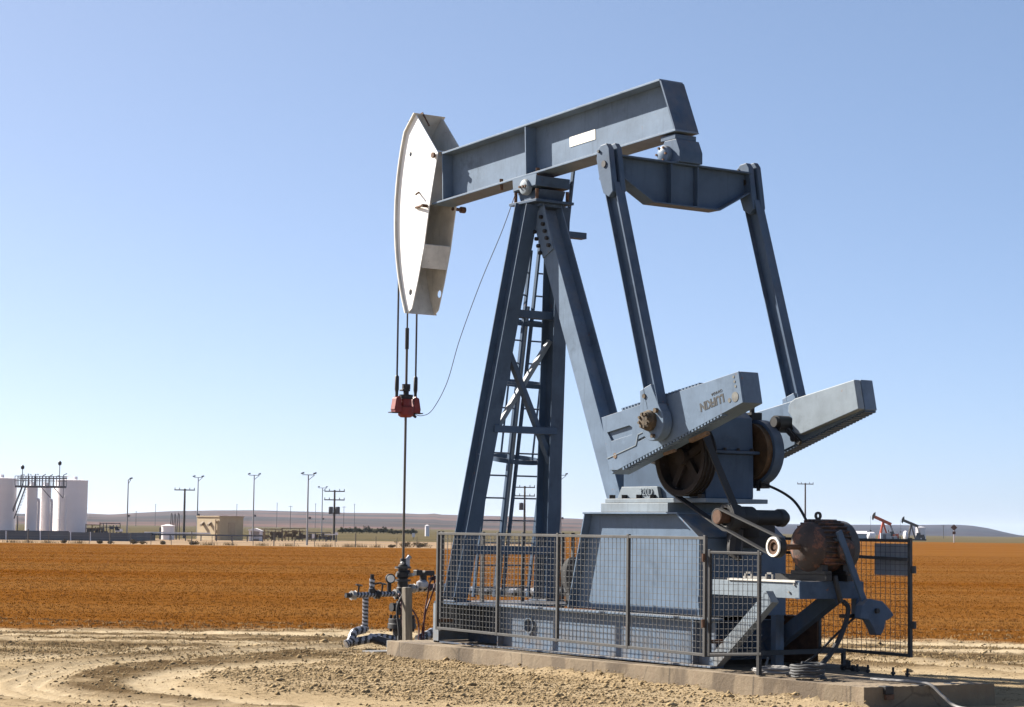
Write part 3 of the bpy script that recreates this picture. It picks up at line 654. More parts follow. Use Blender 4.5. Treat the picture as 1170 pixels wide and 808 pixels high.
b.box((4.62,-.50,.976),(5.0,-.44,1.0)); b.build('belt_adjuster', M['steel'], deck)
b = MB(); b.bar((4.41,-.70,.06), (5.33,-.70,.80), (0,1,0), .10, .15); b.build('deck_brace', PL, deck, bevel=.003)
b = MB(); b.bar((4.13,.30,.17), (5.22,.30,.80), (0,1,0), .10, .17); b.build('deck_brace', PD, deck, bevel=.003)
# motor: axis across the unit
X, Z = MC
prof = [(0,.10),(.02,.15),(.05,.20),(.09,.245),(.12,.262),(.14,.27),(.50,.27),(.51,.262),(.52,.278),(.58,.272),(.60,.24),(.62,.12)]
b = MB(); b.lathe((X,-.37,Z), (X,.25,Z), prof, 40)
for k in range(30):
    a = 2*math.pi*k/30; c, s_ = math.cos(a), math.sin(a)
    if s_ < -.6: continue
    b.prism([(X+.262*c-.008*s_, -.22, Z+.262*s_+.008*c), (X+.30*c-.008*s_, -.22, Z+.30*s_+.008*c), (X+.30*c+.008*s_, -.22, Z+.30*s_-.008*c), (X+.262*c+.008*s_, -.22, Z+.262*s_-.008*c)], (0,.36,0))
mo = b.build('electric_motor', M['motor'], pj, bevel=.003)
MB().lathe((X,.13,Z), (X,.30,Z), [(0,.285),(.11,.285),(.14,.26),(.17,.15)], 40).build('fan_cowl', M['grey_dark'], mo)
b = MB(); b.ring((X,-.10,Z+.335), (1,0,0), .045, .022, .022, 20); b.cyl((X,-.10,Z+.255), (X,-.10,Z+.295), .022, n=10); b.build('eye_bolt', M['black'], mo)
b = MB(); b.box((X+.20,-.08,Z-.10), (X+.33,.10,Z+.06)); b.lathe((X+.30,.01,Z-.03), (X+.36,.01,Z-.03), [(0,.12),(.04,.12),(.06,.09)], 20); b.build('terminal_box', M['motor'], mo, bevel=.01)
MB().xz([(X+.22,Z+.10),(X+.31,Z+.06),(X+.32,Z+.075),(X+.23,Z+.125)], -.12, .05).build('rating_plate', M['grey_dark'], mo)
b = MB()
for y in (-.2,.10): b.box((X-.27,y-.05,1.035), (X+.27,y+.05,1.075)); b.box((X-.22,y-.04,1.07), (X+.22,y+.04,1.14))
b.build('motor_foot', M['black'], mo, bevel=.004)
b = MB()
for y in (-.2,.10): b.box((4.85,y-.04,.967), (5.66,y+.04,1.033))
b.build('slide_rail', M['black'], mo)
b = MB(); b.cyl((X,-.72,Z), (X,-.36,Z), .03, n=14); b.ring((X,-.68,Z), (0,1,0), .098, .05, .11, 32); b.cyl((X,-.66,Z),(X,-.60,Z),.07,n=24); pu = b.build('motor_pulley', M['rust'], mo)
MB().ring((X,-.735,Z), (0,1,0), .106, .084, .02, 36).build('pulley_rim', M['plate'], pu)
MB().tube([(5.64,-.1,1.02),(5.68,-.1,.9),(5.68,-.05,.75)], .03, 8).build('cable_gland', M['black'], mo)
# brake lever hanging off the far corner of the deck
b = MB(); b.bar((5.72,-.12,1.50), (5.78,.20,.74), (1,0,0), .03, .075)
br = b.build('brake_lever', PD, pj, bevel=.006)
bl = [(.10,.72),(.20,.79),(.40,.76),(.50,.68),(.57,.61),(.50,.57),(.44,.55),(.43,.48),(.38,.405),(.30,.40),(.26,.48),(.20,.56),(.08,.58)]
MB().yz(bl, 5.74, 5.85).build('counterweight', PD, br, bevel=.012)
b = MB(); b.bar((5.66,.33,.60),(5.80,.15,.60),(0,0,1),.05,.05); b.box((5.60,-.0,.58),(5.70,.36,.62)); b.bolt((5.85,.30,.66),(1,0,0),.03,.03); b.build('lever_pivot', M['black'], br)
# dark drum standing on the far side of the frame
b = MB(); b.lathe((.62,.08,.90), (.62,.34,.90), [(0,.10),(.02,.23),(.22,.235),(.26,.15)], 28); b.box((.5,.1,.536), (.74,.32,.68)); b.build('lubricator_drum', M['black'], pj)

# ------------------------------------------------------------------ carrier bar, polished rod, load cable
cbar = thing('carrier_bar', 'red carrier bar hanging on the two bridle cables around the polished rod', 'carrier bar', (-3.277,0,3.03))
b = MB(); b.lathe((-3.277,0,3.03), (-3.277,0,3.29), [(0,.075),(.03,.11),(.14,.115),(.16,.085),(.26,.08)], 22); b.bar((-3.277,-.21,3.13), (-3.277,.21,3.13), (0,0,1), .07, .12); b.build('bar', M['red'], cbar, bevel=.006)
for s in (-1,1):
    b = MB(); b.prism([(-3.34,s*.10,3.13),(-3.34,s*.22,3.13),(-3.34,s*.19,3.30),(-3.34,s*.135,3.33),(-3.34,s*.11,3.29)], (.12,0,0)); b.build('socket_lug', M['red'], cbar, bevel=.008)
b = MB(); b.box((-3.33,-.26,3.085),(-3.23,-.12,3.10)); b.box((-3.33,.12,3.085),(-3.23,.26,3.10)); b.bolt((-3.277,.1,3.08),(0,1,-.6),.02,.08); b.build('keeper', M['black'], cbar)
b = MB(); b.cyl((-3.277,0,3.29), (-3.277,0,3.35), .10, n=16); b.cyl((-3.277,0,3.35), (-3.277,0,3.43), .04, n=12); b.box((-3.32,-.085,3.40),(-3.23,.04,3.425)); b.cyl((-3.277,0,3.43), (-3.277,0,3.50), .06, n=12); b.build('rod_clamp', M['black'], cbar, bevel=.004)
rod = MB().cyl((-3.277,0,1.0), (-3.277,0,4.02), .018, n=14).build('polished_rod', M['rod'], None, origin=(-3.277,0,1.0)); tag(rod, 'thin steel polished rod standing vertically between wellhead and red carrier bar', 'rod')
b = MB(); b.cyl((-3.277,0,4.021), (-3.277,0,4.60), .012, n=10); b.cyl((-3.277,0,4.0), (-3.277,0,4.3), .028, n=12); b.build('rod_coupling', M['black'], rod)
lc = MB().tube(bez([(-3.25,.12,3.08),(-3.2,.22,3.06),(-3.05,.30,3.14),(-2.6,.25,3.50),(-1.9,.0,4.05),(-1.1,-.2,4.75),(-.5,-.28,5.35),(-.17,-.30,5.80)], 8), .005, 6).build('load_cell_cable', M['cable'], None, origin=(-3.25,.12,3.08)); tag(lc, 'thin loose cable drooping from the red carrier bar up to the beam bearing', 'cable')
# ------------------------------------------------------------------ guard fences of welded mesh
def panel(parent, p0, p1, z0a, z0b, z1, posts, mf=None, mw=None, rail=.016, legs=()):
    """welded-wire panel between ground points p0 and p1; bottom may slope from z0a to z0b"""
    mf = mf or M['fence']; mw = mw or M['wire']
    a, c = np.array(p0), np.array(p1); L = float(np.hypot(*(c-a))); d = (c-a)/L
    q = lambda t, z: (float(a[0]+d[0]*t), float(a[1]+d[1]*t), z); zb = lambda t: z0a+(z0b-z0a)*t/L
    b = MB(); hd = (-d[1], d[0], 0)
    b.bar(q(0,z1), q(L,z1), hd, 2*rail, 2*rail); b.bar(q(0,zb(0)), q(L,zb(L)), hd, 2*rail, 2*rail)
    b.build('rail', mf, parent, bevel=.003)
    for t in posts: MB().bar(q(t,zb(t)-.02), q(t,z1+.03), hd, 2*rail+.004, 2*rail+.006).build('post', mf, parent, bevel=.003)
    for t in legs: MB().bar(q(t,0), q(t,zb(t)-.021), hd, .04, .04).build('leg', mf, parent)
    b = MB(); n = round(L/.0755)
    for i in range(1, n): t = L*i/n; b.bar(q(t,zb(t)), q(t,z1), hd, .0044, .0044)
    k = round((z1-z0a)/.066)
    for i in range(1, k):
        f = i/k; o = .0056
        b.bar(tuple(x+o*h for x, h in zip(q(0,z0a+(z1-z0a)*f), hd)), tuple(x+o*h for x, h in zip(q(L,z0b+(z1-z0b)*f), hd)), hd, .0044, .0044)
    b.build('wire_mesh', mw, parent, smooth=0)
FL, FR, FY, FB = -.665, 4.675, -1.08, 1.05
f = thing('guard_fence', 'long grey welded mesh guard panel along the near side of the pump base', 'fence', (1.8,FY,0))
panel(f, (FL,FY), (FR,FY), .205, .16, 1.405, (0, 1.37, 2.63, 3.99, 5.34))
b = MB()
for t in (FR,):
    for z in (.45,1.15): b.cyl((t+.02,FY-.04,z), (t+.02,FY-.04,z+.09), .018, n=8)
b.bar((FL,FY+.02,.30),(FL,-.84,.30),(0,0,1),.04,.04); b.bar((FR,FY+.02,.30),(FR,-.84,.30),(0,0,1),.04,.04); b.build('bracket', M['rust'], f)
f = thing('guard_gate', 'small dark mesh gate panel in front of the motor deck', 'gate', (5.0,FY,0))
panel(f, (4.755,FY), (5.60,FY), .17, .22, 1.255, (0, .80), M['black'], M['grey_dark'], .014, (.80,))
f = thing('end_guard', 'grey mesh guard panel closing the well end of the pump base', 'fence', (FL,0,0))
panel(f, (FL,FY+.06), (FL,FB-.06), .19, .19, 1.405, (0, .63, 1.26, 1.9), M['grey_dark'], M['bgsteel'])
f = thing('back_guard', 'long dark mesh guard panel along the far side behind the pump legs', 'fence', (1.2,FB,0))
panel(f, (FL,FB), (3.36,FB), .19, .17, 1.405, (0, 1.4, 2.8, 4.2), M['grey_dark'], M['bgsteel'])
f = thing('motor_guard', 'dark mesh guard panel standing behind the rusty motor with a sheet metal plate on it', 'fence', (4.5,FB,0))
panel(f, (3.40,FB), (5.60,FB), .165, .158, 1.405, (0, .75, 2.2), M['grey_dark'], M['bgsteel'], .017, (.4, 1.15,))
b = MB()
for z in (.45,1.05): b.cyl((5.66,FB,z), (5.66,FB,z+.08), .025, n=8)
b.bar((3.40,FB-.03,1.25),(5.60,FB-.03,1.20),(0,0,1),.035,.035); b.build('mid_rail', M['grey_dark'], f)
b = MB(); b.box((5.02,FB+.03,1.02),(5.57,FB+.045,1.37)); b.build('plate', M['sheet'], f)
f = thing('skirt_rail', 'low dark steel rail crossing the base end under the motor deck', 'rail', (4.55,0,0))
b = MB(); b.bar((4.62,FY+.05,.16),(4.62,FB-.05,.16),(1,0,0),.05,.05); b.build('rail', M['grey_dark'], f)

# ------------------------------------------------------------------ concrete base
def pad():
    bm = bmesh.new(); x0, x1 = -1.80, 7.16; nx, ny = 130, 34
    def edge(x): return -1.14+.012*math.sin(x*2.1)+.006*math.sin(x*7.3+1)
    zt = lambda x, y: -.012+.003*math.sin(x*1.7)+.003*math.sin(y*3+x*.4)
    g = [[bm.verts.new((x0+(x1-x0)*i/nx+(.17*(j/ny) if i == nx else 0), edge(x0+(x1-x0)*i/nx)*(1-j/ny)+(1.12 if x0+(x1-x0)*i/nx < 4.95 else .50)*(j/ny), zt(x0+(x1-x0)*i/nx, j))) for j in range(ny+1)] for i in range(nx+1)]
    for i in range(nx):
        for j in range(ny): bm.faces.new((g[i][j], g[i+1][j], g[i+1][j+1], g[i][j+1]))
    bd = [e for e in bm.edges if e.is_boundary]; r = bmesh.ops.extrude_edge_only(bm, edges=bd)
    for v in r['geom']:
        if isinstance(v, bmesh.types.BMVert): v.co.z = -.55; v.co.y += (-.025 if v.co.y < 0 else .025); v.co.x += .02 if v.co.x > 7 else 0
    bmesh.ops.recalc_face_normals(bm, faces=bm.faces[:]); me = bpy.data.meshes.new('concrete_base'); bm.to_mesh(me); bm.free(); me.materials.append(M['concrete'])
    o = bpy.data.objects.new('concrete_base', me); COL.objects.link(o); b_ = o.modifiers.new('edge', 'BEVEL'); b_.width = .018; b_.segments = 2; b_.limit_method = 'ANGLE'; b_.angle_limit = R(50); return o
padob = tag(pad(), 'long low dusty concrete base slab carrying the whole pump jack', 'concrete base')
b = MB()
for y in (-.85,-.40,.05):
    b.box((7.12,y-.055,-.085), (7.225,y+.055,-.006))
b.build('anchor_pocket', M['black'], padob, bevel=.004)
b = MB()
for y in (-.85,-.40,.05): b.box((7.20,y-.05,-.135), (7.235,y+.05,-.09))
b.build('anchor_iron', M['rust'], padob)
for i, (x, y) in enumerate(((5.50,.36),(5.62,.40),(6.02,.38),(6.22,.39))):
    k = MB().cyl((x,y,-.03), (x,y,.075), .013, n=10); k.bolt((x,y,.0), (0,0,1), .026, .025); k.build('anchor_bolt', M['black'], padob)
va = thing('drain_valve', 'small black drain valve lying on the slab behind the motor guard', 'valve', (5.36,.36,0))
b = MB(); b.cyl((5.26,.36,.03),(5.46,.36,.03),.02,n=12); b.cyl((5.36,.36,.02),(5.36,.36,.10),.028,n=12); b.bar((5.31,.36,.105),(5.41,.36,.105),(0,0,1),.012,.02); b.cyl((5.27,.36,.03),(5.30,.36,.03),.036,n=12); b.cyl((5.42,.36,.03),(5.45,.36,.03),.036,n=12); b.build('valve_body', M['black'], va)

# hoses and cables lying about
def coil(cx, cy, r, n, z0, dz, jig=.02):
    return [(cx+(r+jig*math.sin(i*.37))*math.cos(i*2*math.pi/24), cy+(r*.95+jig*math.cos(i*.29))*math.sin(i*2*math.pi/24), z0+dz*i/24+.004*math.sin(i*1.3)) for i in range(int(24*n))]
h = MB().tube(coil(6.10,-.90,.17,5.5,.005,.026), .014, 8).build('hose_coil', M['grey_dark'], None, origin=(6.03,-.93,0)); tag(h, 'stack of coiled grey hose on the near edge of the concrete slab', 'hose')
h = MB().tube(coil(5.45,-.80,.20,3.4,.008,.018,.03)+[(5.0,-.5,.05),(4.86,-.35,.12)], .013, 8).build('cable_loop', M['grey_hose'], None, origin=(5.35,-.78,0)); tag(h, 'flat loop of light cable lying between the mesh gate and the coiled grey hose', 'cable')
h = MB().tube(bez([(6.05,-.78,.06),(5.95,-.55,.14),(5.85,-.30,.28),(5.78,-.10,.48),(5.72,.02,.68),(5.66,.0,.76)], 10), .027, 10).build('power_cable', M['rubber'], None, origin=(6.05,-.78,.06)); tag(h, 'thick black power cable rising from the hose coil to the rusty motor', 'cable')
h = MB().tube(bez([(5.55,-.75,.02),(5.7,-.5,.16),(5.75,-.2,.40),(5.72,.1,.58),(5.6,.38,.66)], 10), .013, 8).build('thin_cable', M['rubber'], None, origin=(5.55,-.75,.02)); tag(h, 'thin dark cable bowed from the slab up to the brake lever', 'cable')
h = MB().tube(bez([(6.55,-.45,.010),(6.9,-.42,.012),(7.12,-.36,.010),(7.27,-.33,-.01),(7.42,-.30,-.12),(7.60,-.28,-.205),(8.2,-.35,-.205)], 10), .017, 8).build('white_conduit', M['grey_hose'], None, origin=(6.55,-.45,0)); tag(h, 'pale conduit running over the slab end and down to the dirt', 'conduit')

# ------------------------------------------------------------------ wellhead
WX = -3.28
wh = thing('wellhead', 'dark wellhead with striped wrapped pipework under the polished rod', 'wellhead', (WX,0,GZ))
TW = [M['tape_w'], M['tape_b']]
b = MB(); b.lathe((WX,0,-.30), (WX,0,.25), [(0,.15),(.12,.15),(.121,.19),(.17,.19),(.171,.13),(.36,.13),(.361,.20),(.43,.20),(.431,.19),(.50,.19),(.501,.11)], 24)
b.build('casing_head', M['black'], wh, bevel=.004)
b = MB()
for k in range(10): a = k*.628; b.cyl((WX+.165*math.cos(a),.165*math.sin(a),.02), (WX+.165*math.cos(a),.165*math.sin(a),.25), .017, n=8)
b.build('flange_stud', M['black'], wh)
b = MB(); b.lathe((WX,0,.25), (WX,0,1.04), [(0,.06),(.12,.06),(.13,.085),(.2,.085),(.21,.06),(.29,.06),(.30,.09),(.38,.09),(.39,.075),(.52,.07),(.53,.095),(.60,.095),(.61,.07),(.70,.065),(.71,.045),(.79,.04)], 20)
b.bolt((WX,.05,.85),(0,1,.2),.025,.06); b.bolt((WX,-.05,.80),(0,-1,.2),.025,.06); b.cyl((WX,-.08,.36),(WX,-.18,.36),.06,n=14); b.cyl((WX+.05,-.0,.36),(WX+.14,-.02,.36),.045,n=12); b.build('stuffing_box', M['black'], wh, bevel=.003)
b = MB(); b.box((WX-.03,.02,.90),(WX+.03,.10,1.04)); b.cyl((WX,.07,1.03),(WX,.11,1.07),.03,n=8); b.build('oiler', M['tape_w'], wh, bevel=.01)
pipe = lambda pts, r, st=5, n=10: MB().tube(pts, r, n, stripes=st)
ln = lambda a, c, n: [tuple(np.array(a)+(np.array(c)-np.array(a))*i/n) for i in range(n+1)]
p = pipe(ln((WX,-.06,.55),(WX,-.86,.53),90), .040, 6).build('flow_pipe', TW, wh)
b = MB(); b.cyl((WX,-.86,.53),(WX,-.92,.53),.035,n=10); b.cyl((WX,-.50,.56),(WX,-.50,.62),.05,n=12); b.cyl((WX,-.50,.74),(WX,-.50,.82),.028,n=8); b.cyl((WX,-.22,.56),(WX,-.22,.70),.03,n=8); b.cyl((WX,-.50,.68),(WX,-.36,.70),.014,n=6); b.build('valve_stem', M['black'], wh)
b = pipe(ln((WX,-.50,.60),(WX,-.50,.76),16), .038, 6).build('valve_body', TW, wh)
b = MB(); b.lathe((WX+.02,-.22,.76),(WX+.07,-.24,.76),[(0,.07),(.04,.07),(.05,.06)],20); g = b.build('pressure_gauge', M['black'], wh); MB().cyl((WX+.0705,-.24,.76),(WX+.074,-.241,.76),.052,n=20).build('gauge_dial', M['plate'], g)
pipe(ln((WX,-.60,.50),(WX,-.60,.06),52), .042, 6).build('drop_pipe', TW, wh)
pipe(bez([(WX,-.60,.10),(WX,-.62,.06),(WX+.02,-.78,.02),(WX+.05,-.86,-.10),(WX+.05,-.93,-.14)],12), .058, 6).build('elbow', TW, wh)
pipe(bez([(WX,-.84,-.12),(WX+.05,-.6,-.08),(WX+.1,-.42,-.05),(WX+.1,-.20,-.08)],16), .058, 6).build('ground_pipe', TW, wh)
pipe(bez([(WX+.05,-.55,-.05),(WX+.30,-.40,-.12),(WX+.62,-.30,-.22)],10), .06, 20).build('branch_pipe', TW, wh)
b = MB(); b.box((-2.75,-.95,GZ-.02),(-2.45,-.30,GZ+.025)); b.box((-2.66,-.62,GZ+.02),(-2.60,-.56,GZ+.16)); b.cyl((-2.62,-.45,GZ),(-2.62,-.45,GZ+.22),.025,n=8); b.build('foot_plate', M['steel'], wh)
pipe(ln((WX,.06,.62),(WX+.02,.80,.64),60), .055, 7).build('flow_pipe', TW, wh)
b = MB(); b.cyl((WX,.34,.66),(WX,.34,.84),.05,n=12); b.box((WX-.05,.20,.80),(WX+.05,.30,.88)); b.box((WX-.04,.34,.80),(WX+.05,.50,.87)); b.cyl((WX,.45,.74),(WX,.55,.78),.03,n=8); b.build('valve', M['black'], wh, bevel=.01)
pipe(bez([(WX+.1,.20,-.10),(WX+.1,.36,-.04),(WX+.05,.52,.0),(WX,.66,-.12)],12), .07, 6).build('ground_pipe', TW, wh)
pipe(ln((WX-.12,.80,.60),(-2.2,1.45,.58),50)+ln((-2.18,1.46,.60),(-1.2,1.55,.64),40), .062, 8).build('flow_line', TW, wh)
for pts in ([(WX+.02,.46,.80),(WX+.1,.36,.55),(WX+.2,.24,.2),(WX+.3,.18,-.2)], [(WX,.52,.80),(WX+.1,.46,.62),(WX+.15,.30,.3),(WX+.25,.16,-.1)], [(WX+.1,-.12,.55),(WX+.3,-.2,.40),(WX+.45,-.25,.0),(WX+.6,-.33,-.21)], [(WX+.1,.0,.45),(WX+.5,-.05,.2),(WX+.6,-.1,-.1),(WX+.66,-.16,-.21)]):
    MB().tube(bez(pts, 8), .012, 6).build('hose', M['redhose'], wh)
for y_, z_, rr_ in ((-.34,.64,.055), (-.72,.62,.05), (.62,.76,.06)):
    b = MB(); b.ring((WX+.02,y_,z_+.05), (.2,.1,1), rr_, rr_-.013, .014, 20); b.cyl((WX,y_,z_-.07), (WX+.02,y_,z_+.055), .013, n=8); b.bar((WX+.02-rr_,y_,z_+.05),(WX+.02+rr_,y_,z_+.05),(0,0,1),.009,.012); b.build('hand_wheel', M['black'], wh)
for y_, z_, m_ in ((-.10,.55,'steel'), (-.42,.54,'black'), (-.80,.53,'steel'), (.16,.62,'steel'), (.58,.635,'tape_w')):
    b = MB(); b.cyl((WX,y_-.03,z_), (WX,y_+.03,z_), .062, n=8); b.build('pipe_union', M[m_], wh, bevel=.006)
for z_ in (.30,.47,.72,.90):
    b = MB(); b.cyl((WX,0,z_), (WX,0,z_+.028), .115, n=16); b.build('flange', M['grey_dark' if z_ > .6 else 'black'], wh, bevel=.004)
b = MB(); b.lathe((WX+.04,.30,.62), (WX+.04,.30,.74), [(0,.05),(.03,.085),(.09,.085),(.12,.04)], 14); b.build('valve_bonnet', M['tape_w'], wh)
b = MB(); b.cyl((WX+.06,-.06,.98),(WX+.16,-.10,.98),.02,n=8); b.cyl((WX+.05,.04,.80),(WX+.17,.07,.82),.024,n=8); b.build('grease_fitting', M['steel'], wh)
po = thing('wooden_post', 'short weathered square wooden post between the wellhead and the slab', 'post', (-2.12,-.62,GZ))
b = MB(); b.prism([(-2.17,-.67,-.3),(-2.075,-.665,-.3),(-2.07,-.56,-.3),(-2.165,-.565,-.3)], (-.03,-.01,.975)); b.build('post', M['wood'], po, bevel=.012)
MB().tube(bez([(-2.22,-.64,.58),(-2.20,-.74,.40),(-2.12,-.755,.1),(-2.10,-.76,-.15)],6), .018, 8).build('wire_lead', M['rubber'], po)

# ------------------------------------------------------------------ ground
def vnoise(x, y, seed=0):
    xi, yi = np.floor(x).astype(np.int64), np.floor(y).astype(np.int64); fx, fy = x-xi, y-yi
    h = lambda a, c: (np.sin((a*127.1+c*311.7+seed*74.7) % 6283.185)*43758.5453) % 1.0
    u, v = fx*fx*(3-2*fx), fy*fy*(3-2*fy)
    return (h(xi,yi)*(1-u)+h(xi+1,yi)*u)*(1-v)+(h(xi,yi+1)*(1-u)+h(xi+1,yi+1)*u)*v
def fbm(x, y, o=4, seed=0):
    s, a, t = 0, .5, 0
    for i in range(o): s = s+a*vnoise(x*2**i, y*2**i, seed+i); t += a; a *= .55
    return s/t
def sst(a, b_, x): t = np.clip((x-a)/(b_-a), 0, 1); return t*t*(3-2*t)
def poly_dist(x, y, pts):
    d = np.full(x.shape, 1e9)
    for (x0,y0), (x1,y1) in zip(pts[:-1], pts[1:]):
        dx, dy = x1-x0, y1-y0; t = np.clip(((x-x0)*dx+(y-y0)*dy)/(dx*dx+dy*dy), 0, 1); d = np.minimum(d, np.hypot(x-x0-t*dx, y-y0-t*dy))
    return d
sm = lambda p: [q[:2] for q in bez([(a, c, 0) for a, c in p], 6)]
TR_OUT = sm([(22,5.2),(12,4.9),(7,5.0),(3,4.9),(-.8,4.3),(-3.0,2.6),(-3.85,0),(-3.6,-2),(-2.6,-4.05),(-1.7,-5.4),(-.5,-6.5),(.86,-7.3),(2.4,-7.55),(3.7,-7.2),(6,-6.4),(10,-5.4),(20,-3)])
TR_IN = sm([(22,3.5),(12,3.4),(7,3.5),(3,3.6),(0,3.2),(-4.6,2.2),(-5.4,-.3),(-4.4,-3.4),(-2.9,-6.3),(-1.2,-8.2),(1.2,-9.4),(4,-9.4),(8,-8)])
TR_3 = sm([(-1.5,-2.3),(-.46,-4.45),(.3,-5.2),(.95,-5.75),(1.8,-6.1),(3.0,-6.3),(4.05,-6.05),(6.5,-5.3),(10,-4.4),(20,-2)])
TR_4 = sm([(-2.7,-1.8),(-1.9,-3.3),(-.9,-5.0),(.2,-6.0),(1.5,-6.75),(2.9,-6.95),(4.5,-6.5),(8,-5.6)])
GRAV = sm([(-2.0,-1.0),(-1.1,-2.6),(-.2,-4.2),(.9,-4.95),(2.9,-5.2),(4.4,-4.7),(6.0,-3.6),(6.5,-2.0)])
def masks(x, y):
    la = (x-CAM[0])*RGT[0]+(y-CAM[1])*RGT[1]; de = (x-CAM[0])*FWD[0]+(y-CAM[1])*FWD[1]
    wob = fbm(la*.35, de*.35, 4, 3)
    edge = 35.1+2.2*(fbm(la*.25, la*.0+3, 3, 5)-.5)-.14*np.clip(la-4, 0, 12)+1.6*(fbm(la*1.3, de*1.3, 4, 8)-.5)
    field = sst(-.6, .7, de-edge)*(1-sst(171, 174, de+2*(fbm(la*.06, de*.0, 3, 2)-.5)+np.where(la > 10, -260, 0)*1.0*(la > 40)))
    lim = np.where(la > .02*de, 455, 172); field = sst(-.6, .7, de-edge)*(1-sst(0, 3, de-lim-3*(fbm(la*.05, la*0, 3, 2)-.5)))
    n = fbm(x*1.7, y*1.7, 4, 1); n2 = fbm(x*5, y*5, 3, 21)
    def tr(p, w): d = poly_dist(x, y, p)+.25*(n-.5); return 1-sst(w*.45, w, np.abs(d))
    near = (np.abs(la) < 60) & (de < 60)
    pale = np.zeros_like(x); dark = np.zeros_like(x); grav = np.zeros_like(x); dz = np.zeros_like(x)
    X, Y_ = x[near], y[near]; nn = n[near]; m2 = n2[near]; L, D = la[near], de[near]
    def trk(p, w): return 1-sst(w*.4, w, poly_dist(X, Y_, p)+.22*(nn-.5))
    t1, t2, t3, t4 = trk(TR_OUT,.62), trk(TR_IN,.40), trk(TR_3,.42), trk(TR_4,.58)
    s1, s3 = trk(TR_OUT,1.0)-t1, trk(TR_3,.7)-t3
    bands = fbm(L*.12, D*1.6, 4, 31); pn = fbm(L*.3, D*.9, 4, 41)
    zone = sst(28.2, 30, D-.10*np.clip(L,-9,9)*0)*(1-sst(36.2, 37.5, D)); strip = np.exp(-((D-33.9-.7*(fbm(L*.2, L*0, 3, 55)-.5)+.12*np.clip(L-3,0,9))/.42)**2)
    d1 = poly_dist(X, Y_, TR_OUT); d3 = poly_dist(X, Y_, TR_3); t1 = t1*(.62+.38*np.sin(d1*28+3*nn)); t3 = t3*(.75+.25*np.sin(d3*30+3*nn))
    pale[near] = np.clip(1.0*t1+.95*t3+.45*t2+.95*strip+.6*zone*sst(.58,.66,bands)*(1-t4)+.35*sst(.48,.66,pn)*(1-t4), 0, 1)
    zone2 = sst(26.5, 28.5, D)*(1-sst(36.2, 37.5, D))
    dark[near] = np.clip(zone2*(.45+.55*sst(.57,.47,bands))*(1-strip)*(1-t1)+.6*s1*sst(.3,.5,nn)+1.0*t4*(1-t1)*(1-t3)*sst(.2,.42,nn)+.35*sst(.55,.7,pn)*(1-t1), 0, 1)
    # the loose gravel inside the loop
    ins = np.zeros(X.shape, bool); gp = GRAV+[(6.5,-1.1),(-2.0,-1.0)]; j = len(gp)-1
    for i in range(len(gp)):
        (x1,y1),(x0,y0) = gp[i], gp[j]; c = ((y1 > Y_) != (y0 > Y_)) & (X < (x0-x1)*(Y_-y1)/((y0-y1) if abs(y0-y1) > 1e-9 else 1e-9)+x1); ins ^= c; j = i
    gd = poly_dist(X, Y_, gp)*np.where(ins, 1, -1)+.8*(nn-.5); gs = sst(-.35, .5, gd); grav[near] = np.clip(gs+.35*sst(.5,.75,nn)*(1-t1), 0, 1)
    z = .010*(nn-.5)+.020*(m2-.5); z = z*(1-.75*np.maximum(t1, t3))-.045*t1-.03*t3-.02*t2+.05*s1*(nn)+.03*t4*m2+.03*gs*(m2)
    z += zone*(.06*(bands-.5)+.04*(m2-.5))-.03*strip
    dz[near] = z
    fz = field*.06*sst(0, 3, de-edge); dz = dz*(1-sst(45, 58, np.abs(la)))*(1-sst(48, 58, de))+fz
    dn = np.where((x > -1.9) & (x < 7.3), -1.17-y, 9); heap = np.exp(-np.clip(dn, 0, 9)/.16)*(dn >= 0)*(.02+.13*np.clip(fbm(x*.9, y*.9, 4, 91)-.35, 0, 1)*2); dz = dz+heap
    pad_ = (x > -1.85) & (x < 7.25) & (np.abs(y) < 1.2); dz = np.where(pad_, np.minimum(dz, -.04), dz)
    strip_far = sst(170, 173, de)*(1-sst(250, 255, de))*(la < .02*de); green = np.maximum(sst(252, 258, de)*(la < .02*de), sst(457, 462, de)*(la >= .02*de))*(1-sst(2500, 2900, de))
    return la, de, field, pale, dark, grav, dz, strip_far, green
def spaced(lo, hi, step, far, g):
    a = list(np.arange(lo, hi, step)); s = step
    while a[-1] < far: s *= g; a.append(a[-1]+s)
    return a
dep = spaced(17, 40, .085, 9000, 1.035); back = [17-x for x in spaced(.4, .9, .3, 60, 1.25)][::-1]; dep = np.array(back+dep)
lat = np.array(spaced(0, 11.5, .075, 7000, 1.10)); lat = np.concatenate([-lat[:0:-1], lat])
LA, DE = np.meshgrid(lat, dep); GX = CAM[0]+RGT[0]*LA+FWD[0]*DE; GY = CAM[1]+RGT[1]*LA+FWD[1]*DE
_, _, mf, mp_, md, mg, dz, ms, mgr = masks(GX, GY)
